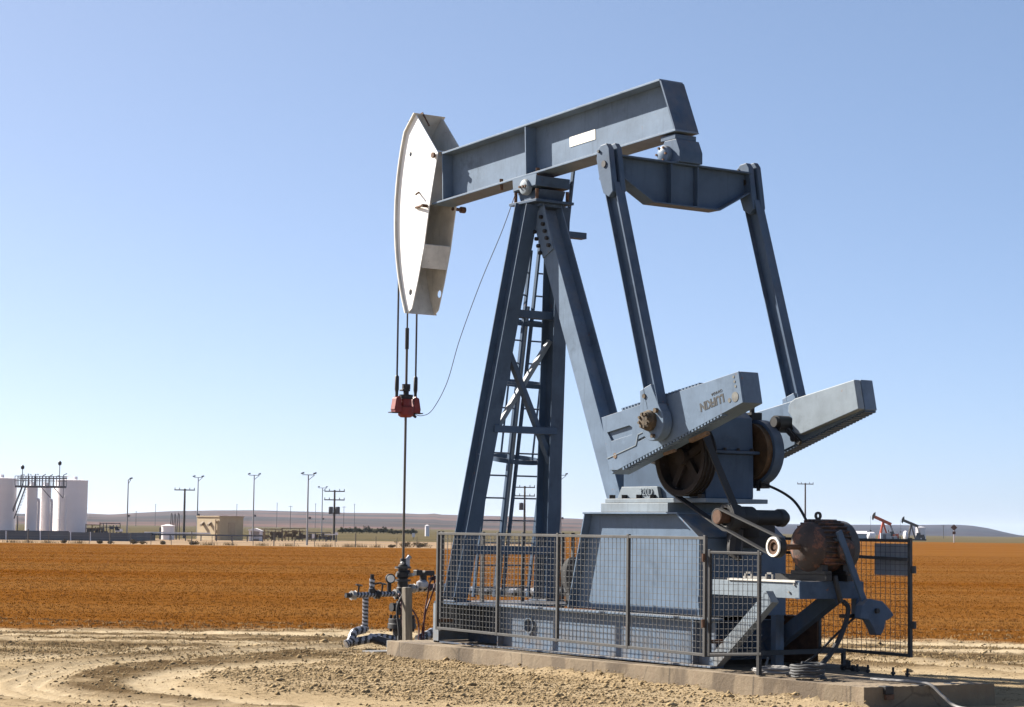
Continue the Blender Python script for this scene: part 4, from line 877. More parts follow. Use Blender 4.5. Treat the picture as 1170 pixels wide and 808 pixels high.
def grid_mesh(name, X, Y_, Z, material, attrs):
    r, c = X.shape; me = bpy.data.meshes.new(name); n = r*c; me.vertices.add(n); me.vertices.foreach_set('co', np.stack([X, Y_, Z], -1).astype(np.float32).ravel())
    i = np.arange(n).reshape(r, c); q = np.stack([i[:-1,:-1], i[:-1,1:], i[1:,1:], i[1:,:-1]], -1).reshape(-1, 4); k = len(q)
    me.loops.add(k*4); me.loops.foreach_set('vertex_index', q.astype(np.int32).ravel()); me.polygons.add(k); me.polygons.foreach_set('loop_start', np.arange(0, k*4, 4, dtype=np.int32))
    me.update(calc_edges=True); me.polygons.foreach_set('use_smooth', np.ones(k, bool))
    for a, v in attrs.items(): at = me.attributes.new(a, 'FLOAT', 'POINT'); at.data.foreach_set('value', v.astype(np.float32).ravel())
    me.materials.append(material); o = bpy.data.objects.new(name, me); COL.objects.link(o); o['kind'] = 'structure'; return o
grid_mesh('ground', GX, GY, GZ+dz, M['ground'], dict(field=mf, pale=mp_, dark=md, gravel=mg, strip=ms, green=mgr))

def gz(x, y): return GZ+masks(np.atleast_1d(np.array(x, float)), np.atleast_1d(np.array(y, float)))[6]
def tri_soup(name, V, F, material, label, cat):
    me = bpy.data.meshes.new(name); me.vertices.add(len(V)); me.vertices.foreach_set('co', V.astype(np.float32).ravel()); k = len(F); me.loops.add(3*k); me.loops.foreach_set('vertex_index', F.astype(np.int32).ravel())
    me.polygons.add(k); me.polygons.foreach_set('loop_start', np.arange(0, 3*k, 3, dtype=np.int32)); me.update(calc_edges=True); me.materials.append(material)
    o = bpy.data.objects.new(name, me); COL.objects.link(o); return tag(o, label, cat, kind='stuff')
def blades(x, y, z, h, w, m_, lean=.5):
    """m_ thin bent triangles at each point"""
    n = len(x); X = np.repeat(x, m_); Y_ = np.repeat(y, m_); Z = np.repeat(z, m_); k = n*m_; a = RNG.uniform(0, 2*np.pi, k); H = np.repeat(h, m_)*RNG.uniform(.5, 1.1, k); W_ = np.repeat(w, m_)*RNG.uniform(.6, 1.3, k)
    l = RNG.uniform(.05, lean, k)*H*1.6; b_ = RNG.uniform(0, 2*np.pi, k); X = X+RNG.normal(0, .03, k); Y_ = Y_+RNG.normal(0, .03, k)
    v0 = np.stack([X-np.cos(a)*W_, Y_-np.sin(a)*W_, Z-.01], -1); v1 = np.stack([X+np.cos(a)*W_, Y_+np.sin(a)*W_, Z-.01], -1); v2 = np.stack([X+np.cos(b_)*l, Y_+np.sin(b_)*l, Z+H], -1)
    return np.stack([v0, v1, v2], 1).reshape(-1, 3), np.arange(3*k).reshape(-1, 3)
def scatter(n, d0, d1, half, pw=1.0):
    u = RNG.random(n); d = d0+(d1-d0)*u**pw; l = RNG.uniform(-1, 1, n)*(half*d+4); return CAM[0]+RGT[0]*l+FWD[0]*d, CAM[1]+RGT[1]*l+FWD[1]*d
x, y = scatter(210000, 33.5, 165, .27, 1.35); mk = masks(x, y); row = (mk[1]*2.2+.5*fbm(mk[0]*.3, mk[1]*.3, 3, 9)) % 1.0
keep = (RNG.random(len(x)) < mk[2]*(.6+.4*(row < .55))) & (fbm(mk[0]*.15, mk[1]*.8, 4, 71)+.5*RNG.random(len(x)) > .42); x, y = x[keep], y[keep]; z = GZ+mk[6][keep]
V, F = blades(x, y, z, np.full(len(x), .022)*np.clip(1.15-mk[1][keep]/260,.5,1), np.full(len(x), .010)*(mk[1][keep]/36)**.7, 3, .9); tri_soup('crop', V, F, M['crop'], 'ripe orange crop covering the flat field behind the pump', 'crop')
x, y = scatter(16000, 27.5, 37, .27); mk = masks(x, y); keep = (fbm(mk[0]*.35, mk[1]*1.2, 4, 61)+.2*RNG.random(len(x)) > .56) & (mk[3] < .5); x, y = x[keep], y[keep]
V, F = blades(x, y, GZ+mk[6][keep], np.full(len(x), .032), np.full(len(x), .010), 4, 1.2); tri_soup('dry_weeds', V, F, M['straw'], 'dry weeds and straw along the edge of the dirt', 'weeds')
# clods
ICO = np.array([(0,0,1),(1,0,.1),(0,1,.1),(-1,0,.1),(0,-1,.1),(0,0,-.6)], float); IF = np.array([(0,1,2),(0,2,3),(0,3,4),(0,4,1),(5,2,1),(5,3,2),(5,4,3),(5,1,4)])
def clods(x, y, z, r):
    n = len(x); a = RNG.uniform(0, 2*np.pi, n); v = ICO[None]*RNG.uniform(.55, 1.35, (n, 6, 1))*r[:,None,None]; v[:,:,2] *= RNG.uniform(.45, .9, (n,1)); c, s_ = np.cos(a)[:,None], np.sin(a)[:,None]
    vx = v[:,:,0]*c-v[:,:,1]*s_; vy = v[:,:,0]*s_+v[:,:,1]*c; V = np.stack([vx+x[:,None], vy+y[:,None], v[:,:,2]+z[:,None]+r[:,None]*.1], -1).reshape(-1, 3); return V, (IF[None]+6*np.arange(n)[:,None,None]).reshape(-1, 3)
x = RNG.uniform(-5, 11, 120000); y = RNG.uniform(-9.5, -.9, 120000); mk = masks(x, y); keep = (RNG.random(len(x)) < .95*mk[5]*(1-mk[3])+.10*(mk[4])+.03) & ~((x > -1.85) & (x < 7.25) & (y > -1.14)); x, y, z = x[keep], y[keep], GZ+mk[6][keep]
V1, F1 = clods(x, y, z, np.exp(RNG.normal(-4.75, .55, len(x))))
x, y = scatter(30000, 23, 37, .27); mk = masks(x, y); keep = (RNG.random(len(x)) < .25+.6*mk[4]) & (mk[2] < .4) & ~((x > -1.9) & (x < 7.3) & (np.abs(y) < 1.2)); x, y, z = x[keep], y[keep], GZ+mk[6][keep]
V2, F2 = clods(x, y, z, np.exp(RNG.normal(-4.7, .55, len(x))))
tri_soup('clods', np.concatenate([V1, V2]), np.concatenate([F1, F2+len(V1)]), M['clod'], 'dry clods and gravel scattered over the bare dirt', 'gravel')
# ------------------------------------------------------------------ distant hills
px_sky = np.array([-900,-300,0,60,100,130,160,200,260,300,340,400,460,488,497,505,520,560,600,660,720,780,850,900,960,1040,1090,1110,1130,1150,1170,1250,1500,2200], float)
y_sky = np.array([588,587,587,587,586.5,588,586,584.6,584,584,585,586,586.6,588,587,588.6,589,590,591,593,596,598,598.5,599,599.5,600.5,600.2,601,604,608.5,612.5,616,621,628], float)
hor = 604.1+(px_sky-585)*.0132; elev = (hor-y_sky)
cols = np.linspace(-900, 2200, 360); el = np.interp(cols, px_sky, el_ := elev); rowd = np.array([2300,2600,2900,3200,3500,3800,4100,4400,4700,5200,6000], float); prof = np.array([-.02,.12,.25,.36,.48,.62,.80,.93,1.0,.7,-.05])
HX, HY, HZ = [], [], []
for D, pf in zip(rowd, prof):
    l = (cols-585)/FPX*D; wob = (fbm(l*.0035+D*.01, l*0+D*.002, 4, 13)-.5)
    hz = CAM[2]+np.maximum(el, -4)/FPX*4700*np.clip(pf+(wob*.22 if .05 < pf < .99 else 0), -.1, 1); hz = np.where(pf < 0, GZ-3, hz)
    HX.append(CAM[0]+RGT[0]*l+FWD[0]*D); HY.append(CAM[1]+RGT[1]*l+FWD[1]*D); HZ.append(hz)
grid_mesh('hills', np.array(HX), np.array(HY), np.array(HZ), M['hills'], dict(haze_tint=np.tile(sst(640, 860, cols), (len(rowd), 1))))

# ------------------------------------------------------------------ far things (local x = to the right, y = away)
YR = R(YAW); E_ = [(0,0)]
def far_thing(name, label, cat, px, D, group=None, rot=0.0):
    x, y = spot(px, D); return thing(name, label, cat, (x, y, GZ), YR+rot, group)
def PXM(n, D): return n*D/FPX                                           # metres that n photo pixels span at distance D
# tank battery ------------------------------------------------------
DT = 240.
def tank(px0, px1, h, D, label, name='storage_tank', group='white tanks of the tank battery', hatch=True):
    r = PXM(px1-px0, D)/2; t = far_thing(name, label, 'tank', (px0+px1)/2, D, group)
    MB().lathe((0,0,-.3), (0,0,h+.25), [(0,r)]+[q for k in range(1, 12) if k*1.22 < h for q in ((k*1.22-.03, r), (k*1.22-.02, r+.012), (k*1.22+.02, r+.012), (k*1.22+.03, r))]+[(h+.3,r),(h+.301,r+.05),(h+.38,r+.05),(h+.39,r-.03),(h+.55,.05)], 48).build('shell', M['tank'], t, smooth=30)
    if hatch: b = MB(); b.cyl((r*.3,-r*.3,h+.1),(r*.3,-r*.3,h+.5),.22,n=12); b.cyl((-r*.4,0,h+.1),(-r*.4,0,h+.55),.07,n=8); b.cyl((-r*.4,0,h+.5),(-r*.1,0,h+.6),.06,n=8); b.build('roof_hatch', M['tank'], t)
    return t
HT = PXM(606-540, DT)
tank(-26, 17, HT, DT, 'big white tank cut off by the left edge of the photo')
big = tank(62, 98.5, HT, DT+6, 'big white tank at the right end of the tank row')
for i, (a, c, lb) in enumerate(((28.5,41.5,'slim white tower tank first from the stairs between the two big tanks'), (45,56.2,'slim white tower tank in the middle of the three between the big tanks'), (60,70,'slim white tower tank tucked beside the right big tank'))):
    tank(a, c, HT*.88, DT+1.2+2.3*i, lb, 'tower_tank', 'slim white tower tanks')
    rt = (c-a)*DT/FPX/2
b = MB()
lz = HT*.75; tw = far_thing('ladder_tube', 'white vertical ladder pipe with rungs in front of the right big tank', 'ladder', 71, DT+2.2)
b.tube([(-.32,0,0),(-.32,0,lz)], .05, 6); b.tube([(.30,0,0),(.30,0,lz*.98)], .17, 10); [b.bar((-.32,0,z),(.3,0,z),(0,0,1),.06,.05) for z in np.arange(.4, lz, .38)]; b.build('ladder', M['tank'], tw)
for px, lb in ((43.4,'thin white vent pipe with a bent top before the first slim tank'), (58.2,'thin white vent pipe with a bent top before the middle slim tank')):
    t = far_thing('vent_pipe', lb, 'pipe', px, DT+1.6+(px-43)*.15, 'vent pipes of the tank battery'); MB().tube([(0,0,0),(0,0,HT*.62),(-.05,0,HT*.66),(-.25,0,HT*.67)], .16, 10).build('pipe', M['tank'], t)
cw = far_thing('catwalk', 'dark steel catwalk with railings and stairs along the tops of the white tanks', 'catwalk', 44.5, DT-3.0)
x0, x1 = PXM(17-44.5, DT), PXM(73-44.5, DT); zt = HT*.885; zr = zt+1.05
b = MB(); b.box((x0,-.55,zt-.22), (x1,.45,zt)); b.build('deck', M['bgsteel'], cw)
b = MB(); [b.bar((x0,-.55,z),(x1,-.55,z),(0,0,1),.06,.05) for z in (zt+.55, zr)]; [b.bar((x,-.55,zt),(x,-.55,zr),(1,0,0),.07,.05) for x in np.linspace(x0, x1, 19)]; [b.bar((x0,.45,z),(x1,.45,z),(0,0,1),.06,.05) for z in (zt+.55, zr)]; [b.bar((x,.45,zt),(x,.45,zr),(1,0,0),.07,.05) for x in np.linspace(x0+.2, x1, 15)]; b.build('railing', M['lampole'], cw)
b = MB()
for k in range(7):
    q = x0+.5+(x1-x0-.8)*k/6; b.tube([(q,.2,zt), (q,.2,zr+random.uniform(.0,.45)), (q+.35,.3,zr+random.uniform(.1,.4))], .06, 6)
b.bar((x0+.3,.3,zr-.25),(x1,.3,zr-.2),(0,0,1),.12,.1); b.build('pipework', M['bgsteel'], cw)
b = MB(); sx = PXM(33-44.5, DT), PXM(17-44.5, DT); b.bar((sx[0]-.4,-.4,zt-.1),(sx[1],-.4,zt*.36),(0,0,1),.12,.08); b.bar((sx[0]-.9,.3,zt-.1),(sx[1]-.3,.3,zt*.5),(0,0,1),.10,.08)
for i in range(22): f_ = i/22; b.box((sx[0]-.5+(sx[1]-sx[0]+.4)*f_,-.4,zt*(1-.62*f_)-.14),(sx[0]-.25+(sx[1]-sx[0]+.4)*f_,.3,zt*(1-.62*f_)-.10))
b.bar((sx[0]-.5,-.4,zt+.8),(sx[1]-.2,-.4,zt*.36+1.0),(0,0,1),.07,.05); b.bar((sx[1]+.35,-.2,-.1),(sx[1]+.35,-.2,zt*.42),(1,0,0),.10,.08); b.build('stairs', M['bgsteel'], cw)
b = MB()
for p in (50,64): q = PXM(p-44.5, DT); b.bar((q-.3,-.5,zt-.2),(q+.75,-.5,zt-1.35),(0,1,0),.09,.07); b.bar((q+.75,-.5,zt-1.35),(q+.75,-.5,zt-.2),(0,1,0),.06,.05)
b.build('knee_brace', M['bgsteel'], cw)
for px, tz in ((23.5,1.9),(66,2.4)):
    t = far_thing('beacon_mast', 'short mast with a round beacon at the %s of the catwalk' % ('stair end' if px < 40 else 'right end'), 'mast', px, DT-2.6, 'masts on the catwalk'); MB().cyl((0,0,zt),(0,0,zt+tz),.045,n=8).build('mast', M['bgsteel'], t); MB().lathe((0,0,zt+tz-.1),(0,0,zt+tz+.4),[(0,.08),(.1,.2),(.35,.2),(.5,.05)],12).build('beacon', M['black'], t)
# containment wall
DW = 208.; w = far_thing('containment_wall', 'low dark grey containment wall with pale braces in front of the white tanks', 'wall', 30, DW)
xa, xb, wz = PXM(-300-30, DW), PXM(146-30, DW), .80
b = MB(); b.box((xa,0,-.2),(xb,.12,wz)); b.box((xb-.12,.13,-.2),(xb,16,wz)); b.build('wall', M['wall'], w)
for p in (-90,-40,8,47,81.5,104):
    b = MB(); q = PXM(p-30, DW); b.prism([(q-.05,-.28,-.2),(q+.05,-.28,-.2),(q-.04,-.02,wz+.05),(q-.14,-.02,wz+.05)], (0,.015,0)); b.build('brace', M['tank'], w)
MB().box((xa,.125,wz-.02),(PXM(78-30, DW),.25,wz+.10)).build('top_rail', M['bgsteel'], w)

# lighting poles ----------------------------------------------------
def light_pole(h, heads, name='floodlight_pole'):
    t = thing(name, 'x', 'light pole', (0,0,0), 1e-9, 'floodlight poles round the tank yard'); MB().lathe((0,0,-.3),(0,0,h),[(0,.09),(h*.5,.075),(h+.3,.055)],10).build('pole', M['lampole'], t)
    b = MB(); w_ = .55 if heads == 2 else .3; b.bar((-w_*(heads == 2),0,h-.03),(w_,0,h-.03),(0,0,1),.06,.06); b.bar((0,0,h-.5),(w_,0,h-.05),(0,0,1),.05,.05); b.build('arm', M['bgsteel'], t)
    for s in ((-1,1) if heads == 2 else (1,)):
        b = MB(); b.prism([(s*w_-.12,-.15,h+.02),(s*w_+.16,-.15,h+.08),(s*w_+.15,-.15,h+.22),(s*w_-.10,-.15,h+.15)], (0,.3,0)); b.build('floodlight', M['black'], t)
    b = MB(); b.box((.1,-.1,h*.37),(.30,.1,h*.40)); b.build('camera_box', M['bgsteel'], t); return t
D2 = 235.; yb = lambda px, D: 604.1+(px-585)*.0132+1.7*FPX/D
def place_pole(px, ytop, D, heads, label, proto=None):
    h = (yb(px, D)-ytop)*D/FPX; x, y = spot(px, D); t = light_pole(h, heads); t.location = (x, y, GZ); t.rotation_euler[2] = YR+random.uniform(-.3,.3); t['label'] = label; return t
place_pole(145, 548, 240, 1, 'single-head floodlight pole standing alone just right of the white tanks')
place_pole(225, 545.5, 262, 2, 'twin-head floodlight pole rising from behind the tan building')
place_pole(289, 543, 228, 2, 'twin-head floodlight pole beside the small white shed')
place_pole(351, 542.5, 190, 2, 'tall near twin-head floodlight pole reaching down to the wire fence')
place_pole(367.5, 557.5, 300, 2, 'shorter distant twin-head floodlight pole left of the double crossarm pole')
place_pole(640.5, 543, 230, 2, 'twin-head floodlight pole seen just right of the pump legs')
def power_pole(px, ytop, D, arms, label, xf=0, aw=1.25, group='wooden power poles'):
    h = (yb(px, D)-ytop)*D/FPX; t = far_thing('power_pole', label, 'power pole', px, D, group); MB().lathe((0,0,-.3),(0,0,h+.05),[(0,.17),(h+.35,.11)],10).build('pole', M['polewood'], t)
    for i in range(arms):
        z = h-.12-1.05*i; MB().bar((-aw,-.15,z),(aw,-.15,z),(0,0,1),.13,.11).build('crossarm', M['polewood'], t); b = MB(); [b.cyl((q*aw,-.15,z+.06),(q*aw,-.15,z+.28),.05,n=8) for q in (-.95,-.5,.5,.95)]; b.build('insulator', M['bgsteel'], t)
    for i in range(xf): s = (-1,1)[i % 2]; MB().lathe((s*.42,-.15,h-2.9),(s*.42,-.15,h-2.0),[(0,.25),(.05,.28),(.85,.28),(.9,.2)],14).build('transformer', M['bgsteel'], t)
    return t
power_pole(210, 559, 262, 1, 'wooden power pole with one crossarm between the small white tank and the tan building')
power_pole(381.5, 560.5, 262, 2, 'wooden power pole with two crossarms and transformers in the open yard', 2)
power_pole(599, 556, 262, 2, 'wooden power pole with transformers seen between the pump ladders', 1)
power_pole(920, 552.5, 330, 1, 'wooden power pole with one crossarm right of the brake drum above the motor')
for i, (px, yt, D, lb) in enumerate(((155,584,1500,'faint thin pole on the hillside right of the single-head floodlight pole'), (177,576,1900,'faint thin pole on the skyline above the small white tank'), (270,576,1900,'faint thin pole on the skyline above the right end of the tan building'), (316,574.5,1900,'faint thin pole on the skyline left of the tallest floodlight pole'), (331.5,578,900,'dark thin pole above the brown equipment rack'), (360,575.5,1900,'faint thin pole on the skyline between the two neighbouring floodlight poles'), (392.5,578.5,900,'dark thin pole just right of the double crossarm pole'), (404.5,576,1900,'faint thin pole on the skyline left of the polished rod'), (1078,600,900,'faint thin pole on the right hill left of the diamond sign'))):
    h = (yb(px, D)-yt)*D/FPX; t = far_thing('utility_pole', lb, 'pole', px, D, 'far utility poles'); MB().cyl((0,0,-.3),(0,0,h),.14*D/1200,n=6).build('pole', M['polewood'], t); MB().bar((-.9,0,h-.4),(.9,0,h-.4),(0,0,1),.12,.12).build('crossarm', M['polewood'], t)

# small tank, stacks, tan building, shed ----------------------------
t = tank(184.5, 199.5, 1.45, 235, 'small white domed tank beside the pipe stacks', 'small_tank', None, False); MB().box((-.95,-.1,0),(-.78,.1,1.35)).build('side_pipe', M['bgsteel'], t)
for px, h_, lb in ((195.5,2.95,'tall thin stack pipe nearest the small white tank'),(199.5,2.9,'tall thin stack pipe in the middle of the group of three'),(203.5,2.95,'tall thin stack pipe farthest from the small white tank')):
    t = far_thing('stack_pipe', lb, 'pipe', px, 238, 'thin stack pipes'); b = MB(); b.tube([(-.18,0,0),(-.05,0,h_-.2),(.0,0,h_),(.08,0,h_-.2),(.16,0,0)], .05, 6); b.build('pipe', M['bgsteel'], t)
bd = far_thing('tan_building', 'flat-roofed tan clad building with two hooded vents', 'building', 250.5, 236, None, R(-47))
wl, wr, bh = 4.3, 3.2, 2.55
b = MB(); b.box((-wl,0,-.2),(0,wr,bh)); b.build('wall', M['tan'], bd)
b = MB(); b.box((-wl-.08,-.08,bh+.002),(.08,wr+.08,bh+.14)); b.build('roof', M['tan_roof'], bd)
for x_ in (-3.3,-1.9):
    b = MB(); b.prism([(x_,0,1.75),(x_+.36,0,1.75),(x_+.36,-.32,1.5),(x_,-.32,1.5)], (0,0,.28)); b.build('hood_vent', M['brownrack'], bd)
b = MB(); b.box((-.62,-.22,0),(-.48,-.06,2.3)); b.box((-.9,-.18,2.1),(-.1,-.06,2.25)); b.build('pipe', M['tan_roof'], bd)
MB().box((.002,1.2,.0),(.05,2.1,1.95)).build('door', M['tan_roof'], bd)
sd = far_thing('white_shed', 'small white shed with a covered front right of the tan building', 'shed', 291.5, 232)
b = MB(); b.box((-.68,0,0),(-.45,1.3,1.15)); b.box((.45,0,0),(.68,1.3,1.0)); b.box((-.44,1.1,0),(.44,1.3,1.05)); b.build('wall', M['tank'], sd); MB().prism([(-.74,-.1,1.12),(.74,-.1,1.0),(.74,-.1,1.12),(0,-.1,1.38),(-.74,-.1,1.26)], (0,1.6,0)).build('roof', M['tank'], sd); MB().box((-.44,.4,.2),(.44,.9,.42)).build('counter', M['tank'], sd)
for px0, px1, D, hgt, lb, mm in ((98,116,238,1.55,'brown pipe rack of upright posts right of the big white tank','brownrack'), (114,137,242,1.75,'darker taller pipe rack left of the single-head floodlight pole','bgsteel'), (298,323,234,1.35,'brown equipment rack right of the white shed','brownrack'), (322,350,238,1.45,'brown equipment rack ending at the tall near floodlight pole','brownrack'), (352,378,244,1.0,'low brown piping skid left of the double crossarm pole','bgsteel')):
    t = far_thing('pipe_rack', lb, 'pipe rack', (px0+px1)/2, D, 'pipe racks in the yard'); L = PXM(px1-px0, D)/2
    b = MB(); n = max(5, int(L*2/.38))
    for i in range(n+1):
        q = -L+2*L*i/n; b.box((q-.04,-.05,0),(q+.04,.05,hgt*random.uniform(.75,1.05)))
    for z in (.35,.75,1.0): b.bar((-L,-.06,hgt*z*.97),(L,-.06,hgt*z*.97),(0,0,1),.09,.08)
    b.build('frame', M[mm], t); b = MB()
    for i in range(16): q = random.uniform(-L, L-.3); z = random.uniform(.1, hgt*.6); b.box((q,.1,z),(q+random.uniform(.2,.5),.5,z+random.uniform(.2,.4)))
    b.build('equipment', M[random.choice(['brownrack','bgsteel'])], t)
ph = far_thing('pipe_run', 'long low raised pipeline running in front of the tan building', 'pipeline', 215, 222); b = MB(); L0_, L1_ = PXM(142-215,222), PXM(300-215,222); b.bar((L0_,0,.62),(L1_,0,.62),(0,0,1),.16,.14); [b.box((q-.05,-.04,-.2),(q+.05,.04,.62)) for q in np.arange(L0_, L1_, 1.6)]; b.build('pipe', M['bgsteel'], ph); MB().bar((PXM(165-215,222),.2,.80),(PXM(240-215,222),.2,.80),(0,0,1),.13,.3).build('tray', M['tank'], ph)
for px0, px1, D, zz, lb in ((132,140,240,.9,'pale flat box beside the floodlight pole right of the tanks'),(371,386,236,.85,'white flat board at the foot of the double crossarm pole')):
    t = far_thing('white_board', lb, 'board', (px0+px1)/2, D); L = PXM(px1-px0, D)/2; b = MB(); b.box((-L,-.2,zz-.1),(L,.2,zz)); b.box((L-.3,-.2,zz),(L,.1,zz+.2)); b.build('board', M['tank'], t); b = MB(); b.box((-L+.1,-.1,0),(-L+.18,.1,zz-.1)); b.box((L-.2,-.1,0),(L-.1,.1,zz-.1)); b.build('leg', M['bgsteel'], t)
for px, D, w_, h_, lb in ((358,236,.14,.85,'small white marker post left of the white flat board'),(472.5,300,.2,.9,'small white marker post right of the polished rod')):
    t = far_thing('marker_post', lb, 'post', px, D, 'white marker posts'); b = MB(); b.box((-w_,-.05,.35),(w_,.05,h_)); b.build('plate', M['tank'], t); MB().box((-.03,.051,0),(.03,.09,h_)).build('stake', M['bgsteel'], t)
t = tank(485.5, 490.5, 2.0, 420, 'distant slim white tank left of the pump fence corner', 'distant_tank', None, False)
# wire fence in front of the yard ------------------------------------
DF = 176.; wf = far_thing('wire_fence', 'post and wire fence along the far edge of the orange field', 'fence', 250, DF)
b = MB(); qs = [PXM(p-250, DF) for p in np.arange(-60, 700, 23.3)]
for i, q in enumerate(qs): MB().cyl((q,0,-.3),(q+random.uniform(-.04,.04),0,random.uniform(.72,.92) if i % 4 else 1.15),.026 if i % 4 else .045,n=7).build('post', M['polewood'], wf)
[b.bar((qs[0],0,z),(qs[-1],0,z),(0,0,1),.012,.012) for z in (.25,.45,.65)]; b.build('wires', M['lampole'], wf)

# vegetation far away -----------------------------------------------
def foliage(cx, cy, cz, rx, ry, rz, n, leaf):
    """leaf-sized triangles spread through several overlapping clumps"""
    k = 14; C_ = RNG.normal(0, .45, (k, 3)); C_[:,2] = np.abs(C_[:,2])*.9-.1; ci = RNG.integers(0, k, n); d = RNG.normal(0, 1, (n, 3)); d /= np.linalg.norm(d, axis=1)[:,None]; p = C_[ci]+d*(RNG.random((n,1))**.5)*.42
    p = p*np.array([rx,ry,rz])+np.array([cx,cy,cz]); a = RNG.normal(0, 1, (n,3)); a /= np.linalg.norm(a, axis=1)[:,None]; e = RNG.normal(0, 1, (n,3)); e -= a*(e*a).sum(1)[:,None]; e /= np.linalg.norm(e, axis=1)[:,None]; L = leaf*RNG.uniform(.6, 1.4, (n,1))
    return np.stack([p-a*L, p+a*L, p+e*L*1.1], 1)
def leafy(name, m, parent, tris):
    b = MB(); V = tris.reshape(-1, 3); b.add(V, [(3*i, 3*i+1, 3*i+2) for i in range(len(tris))]); return b.build(name, m, parent, smooth=0)
for i in range(22):
    px = 391+i*3.95; D = 520+random.uniform(-30,40); h_ = random.uniform(.7,1.2)*(1.25 if px < 455 else .95); where = ['dark bushy tree in the far tree row']
    t = far_thing('far_tree', 'dark bushy tree standing in the far tree row before the hills', 'tree', px, D, 'far tree row'); MB().lathe((0,0,-.2),(0,0,h_*.8),[(0,.09),(h_,.03)],6).build('trunk', M['polewood'], t); leafy('crown', M['tree'], t, foliage(0,0,h_*.5,.85,.6,h_*.62,520,.15))
for px, D, w_, h_, lb in ((463,179,1.0,.55,'low dry grey-brown shrub at the field edge behind the polished rod'),(480,179.5,1.5,.62,'wide dry shrub at the field edge left of the pump fence corner'),(449,178.6,.55,.35,'small dry shrub at the field edge left of the polished rod'),(221,179,.85,.42,'low rusty shrub at the field edge before the tan building'),(153,179,.7,.42,'dark dry shrub at the field edge right of the containment wall'),(114,178.5,.4,.32,'tiny dry shrub before the right end of the containment wall'),(126,178.6,.42,.36,'small dry shrub second from the containment wall end'),(187,178.8,.35,.38,'small upright dry shrub below the small white tank'),(163,178.7,.4,.36,'small dry shrub below the raised pipeline'),(73,178.5,.35,.40,'small reddish dry shrub before the dark wall below the big tank')):
    t = far_thing('dry_shrub', lb, 'shrub', px, D, 'dry shrubs along the field edge'); leafy('foliage', M['shrub'], t, foliage(0,0,h_*.25,w_*.62,.3,h_*.6,int(380*w_+160),.05)); b = MB(); [b.tube([(random.uniform(-.1,.1),0,-.05),(random.uniform(-.5,.5)*w_,random.uniform(-.15,.15),h_*.7)], .012, 5) for _ in range(9)]; b.build('stems', M['polewood'], t)
for i in range(14):
    px = (14,31,55,90,238,262,300,331,372,398,412,430,540,566)[i]; t = far_thing('grass_tuft', 'tuft of pale dry grass at the foot of the far wire fence', 'grass tuft', px, 177.5+random.uniform(-.8,.8), 'dry grass tufts under the wire fence'); n = 110; V, F = blades(RNG.normal(0,.35,n), RNG.normal(0,.1,n), np.zeros(n), np.full(n,.36), np.full(n,.018), 1, .5); b = MB(); b.add(V, [tuple(q) for q in F]); b.build('blades', M['straw'], t, smooth=0)

# two other pump jacks, sign, tank on the right ----------------------
def small_jack(name, label, px, D, tilt, mb_, mh, scale=1.0, flip=False):
    t = far_thing(name, label, 'pump jack', px, D, 'distant pump jacks'); t.scale = (scale,)*3; c, s_ = math.cos(R(tilt)), math.sin(R(tilt)); O = Vector((0,0,4.6)); f = lambda l, h: O+Vector((l*c-h*s_, 0, l*s_+h*c))
    MB().ibeam(f(-2.4,.2), f(2.1,.2), (-s_,0,c), .75, .4, .08, .1).build('walking_beam', mb_, t)
    o = [f(-2.35,-.75), f(-2.75,-.5), f(-3.0,.2), f(-2.95,.9), f(-2.65,1.35), f(-2.35,.75)]; MB().prism([p+Vector((0,-.2,0)) for p in o], (0,.4,0)).build('horse_head', mh, t)
    b = MB(); [b.bar((x_,y_,.4),(0,y_*.25,4.55),(1,0,0),.36,.28) for x_, y_ in ((-.9,-.8),(-.9,.8),(1.2,0))]; b.bar((-.7,-.6,1.9),(-.7,.6,1.9),(0,0,1),.14,.1); b.build('samson_post', mb_, t)
    b = MB(); b.box((1.3,-.5,.4),(2.6,.5,1.5)); b.box((1.5,-.4,1.5),(2.5,.4,2.2)); b.build('gear_reducer', M['grey_dark'] if mb_ is M['orange'] else M['bgsteel'], t)
    b = MB(); b.box((-1.4,-.8,0),(4.2,.8,.4)); b.box((3.1,-.4,.4),(3.9,.4,1.2)); b.build('base', M['grey_dark'], t)
    e = f(2.0,-.1); k = (2.75,1.2) if tilt < 0 else (1.3,2.6)
    for y_ in (-.7,.7): MB().bar((e.x,y_,e.z),(k[0],y_,k[1]),(1,0,0),.13,.1).build('pitman_arm', M['black'], t); MB().prism([(k[0]-.5,y_-.08,k[1]-.35),(k[0]+.9,y_-.08,k[1]-.5),(k[0]+.9,y_-.08,k[1]+.5),(k[0]-.5,y_-.08,k[1]+.35)], (0,.16,0)).build('crank', mb_, t)
    hx = O.x-3.05; MB().cyl((hx,0,.2),(hx,0,f(-2.9,.2).z),.035,n=6).build('polished_rod', M['bgsteel'], t); b = MB(); b.cyl((hx,0,0),(hx,0,1.0),.15,n=8); b.box((hx-.2,-.2,2.2),(hx+.2,.2,2.5)); b.build('carrier_bar', M['black'], t); return t
small_jack('distant_pump_jack', 'small distant orange-red pump jack with its dark head raised', 1009, 520, -24, M['orange'], M['polewood'], 1.0)
small_jack('distant_pump_jack', 'small distant dark pump jack beside the white tank on the right', 1041, 560, -22, M['polewood'], M['black'], .92)
t = tank(1046.5, 1057.5, 3.4, 565, 'white tank standing behind the small dark pump jack on the right', 'field_tank', None, False)
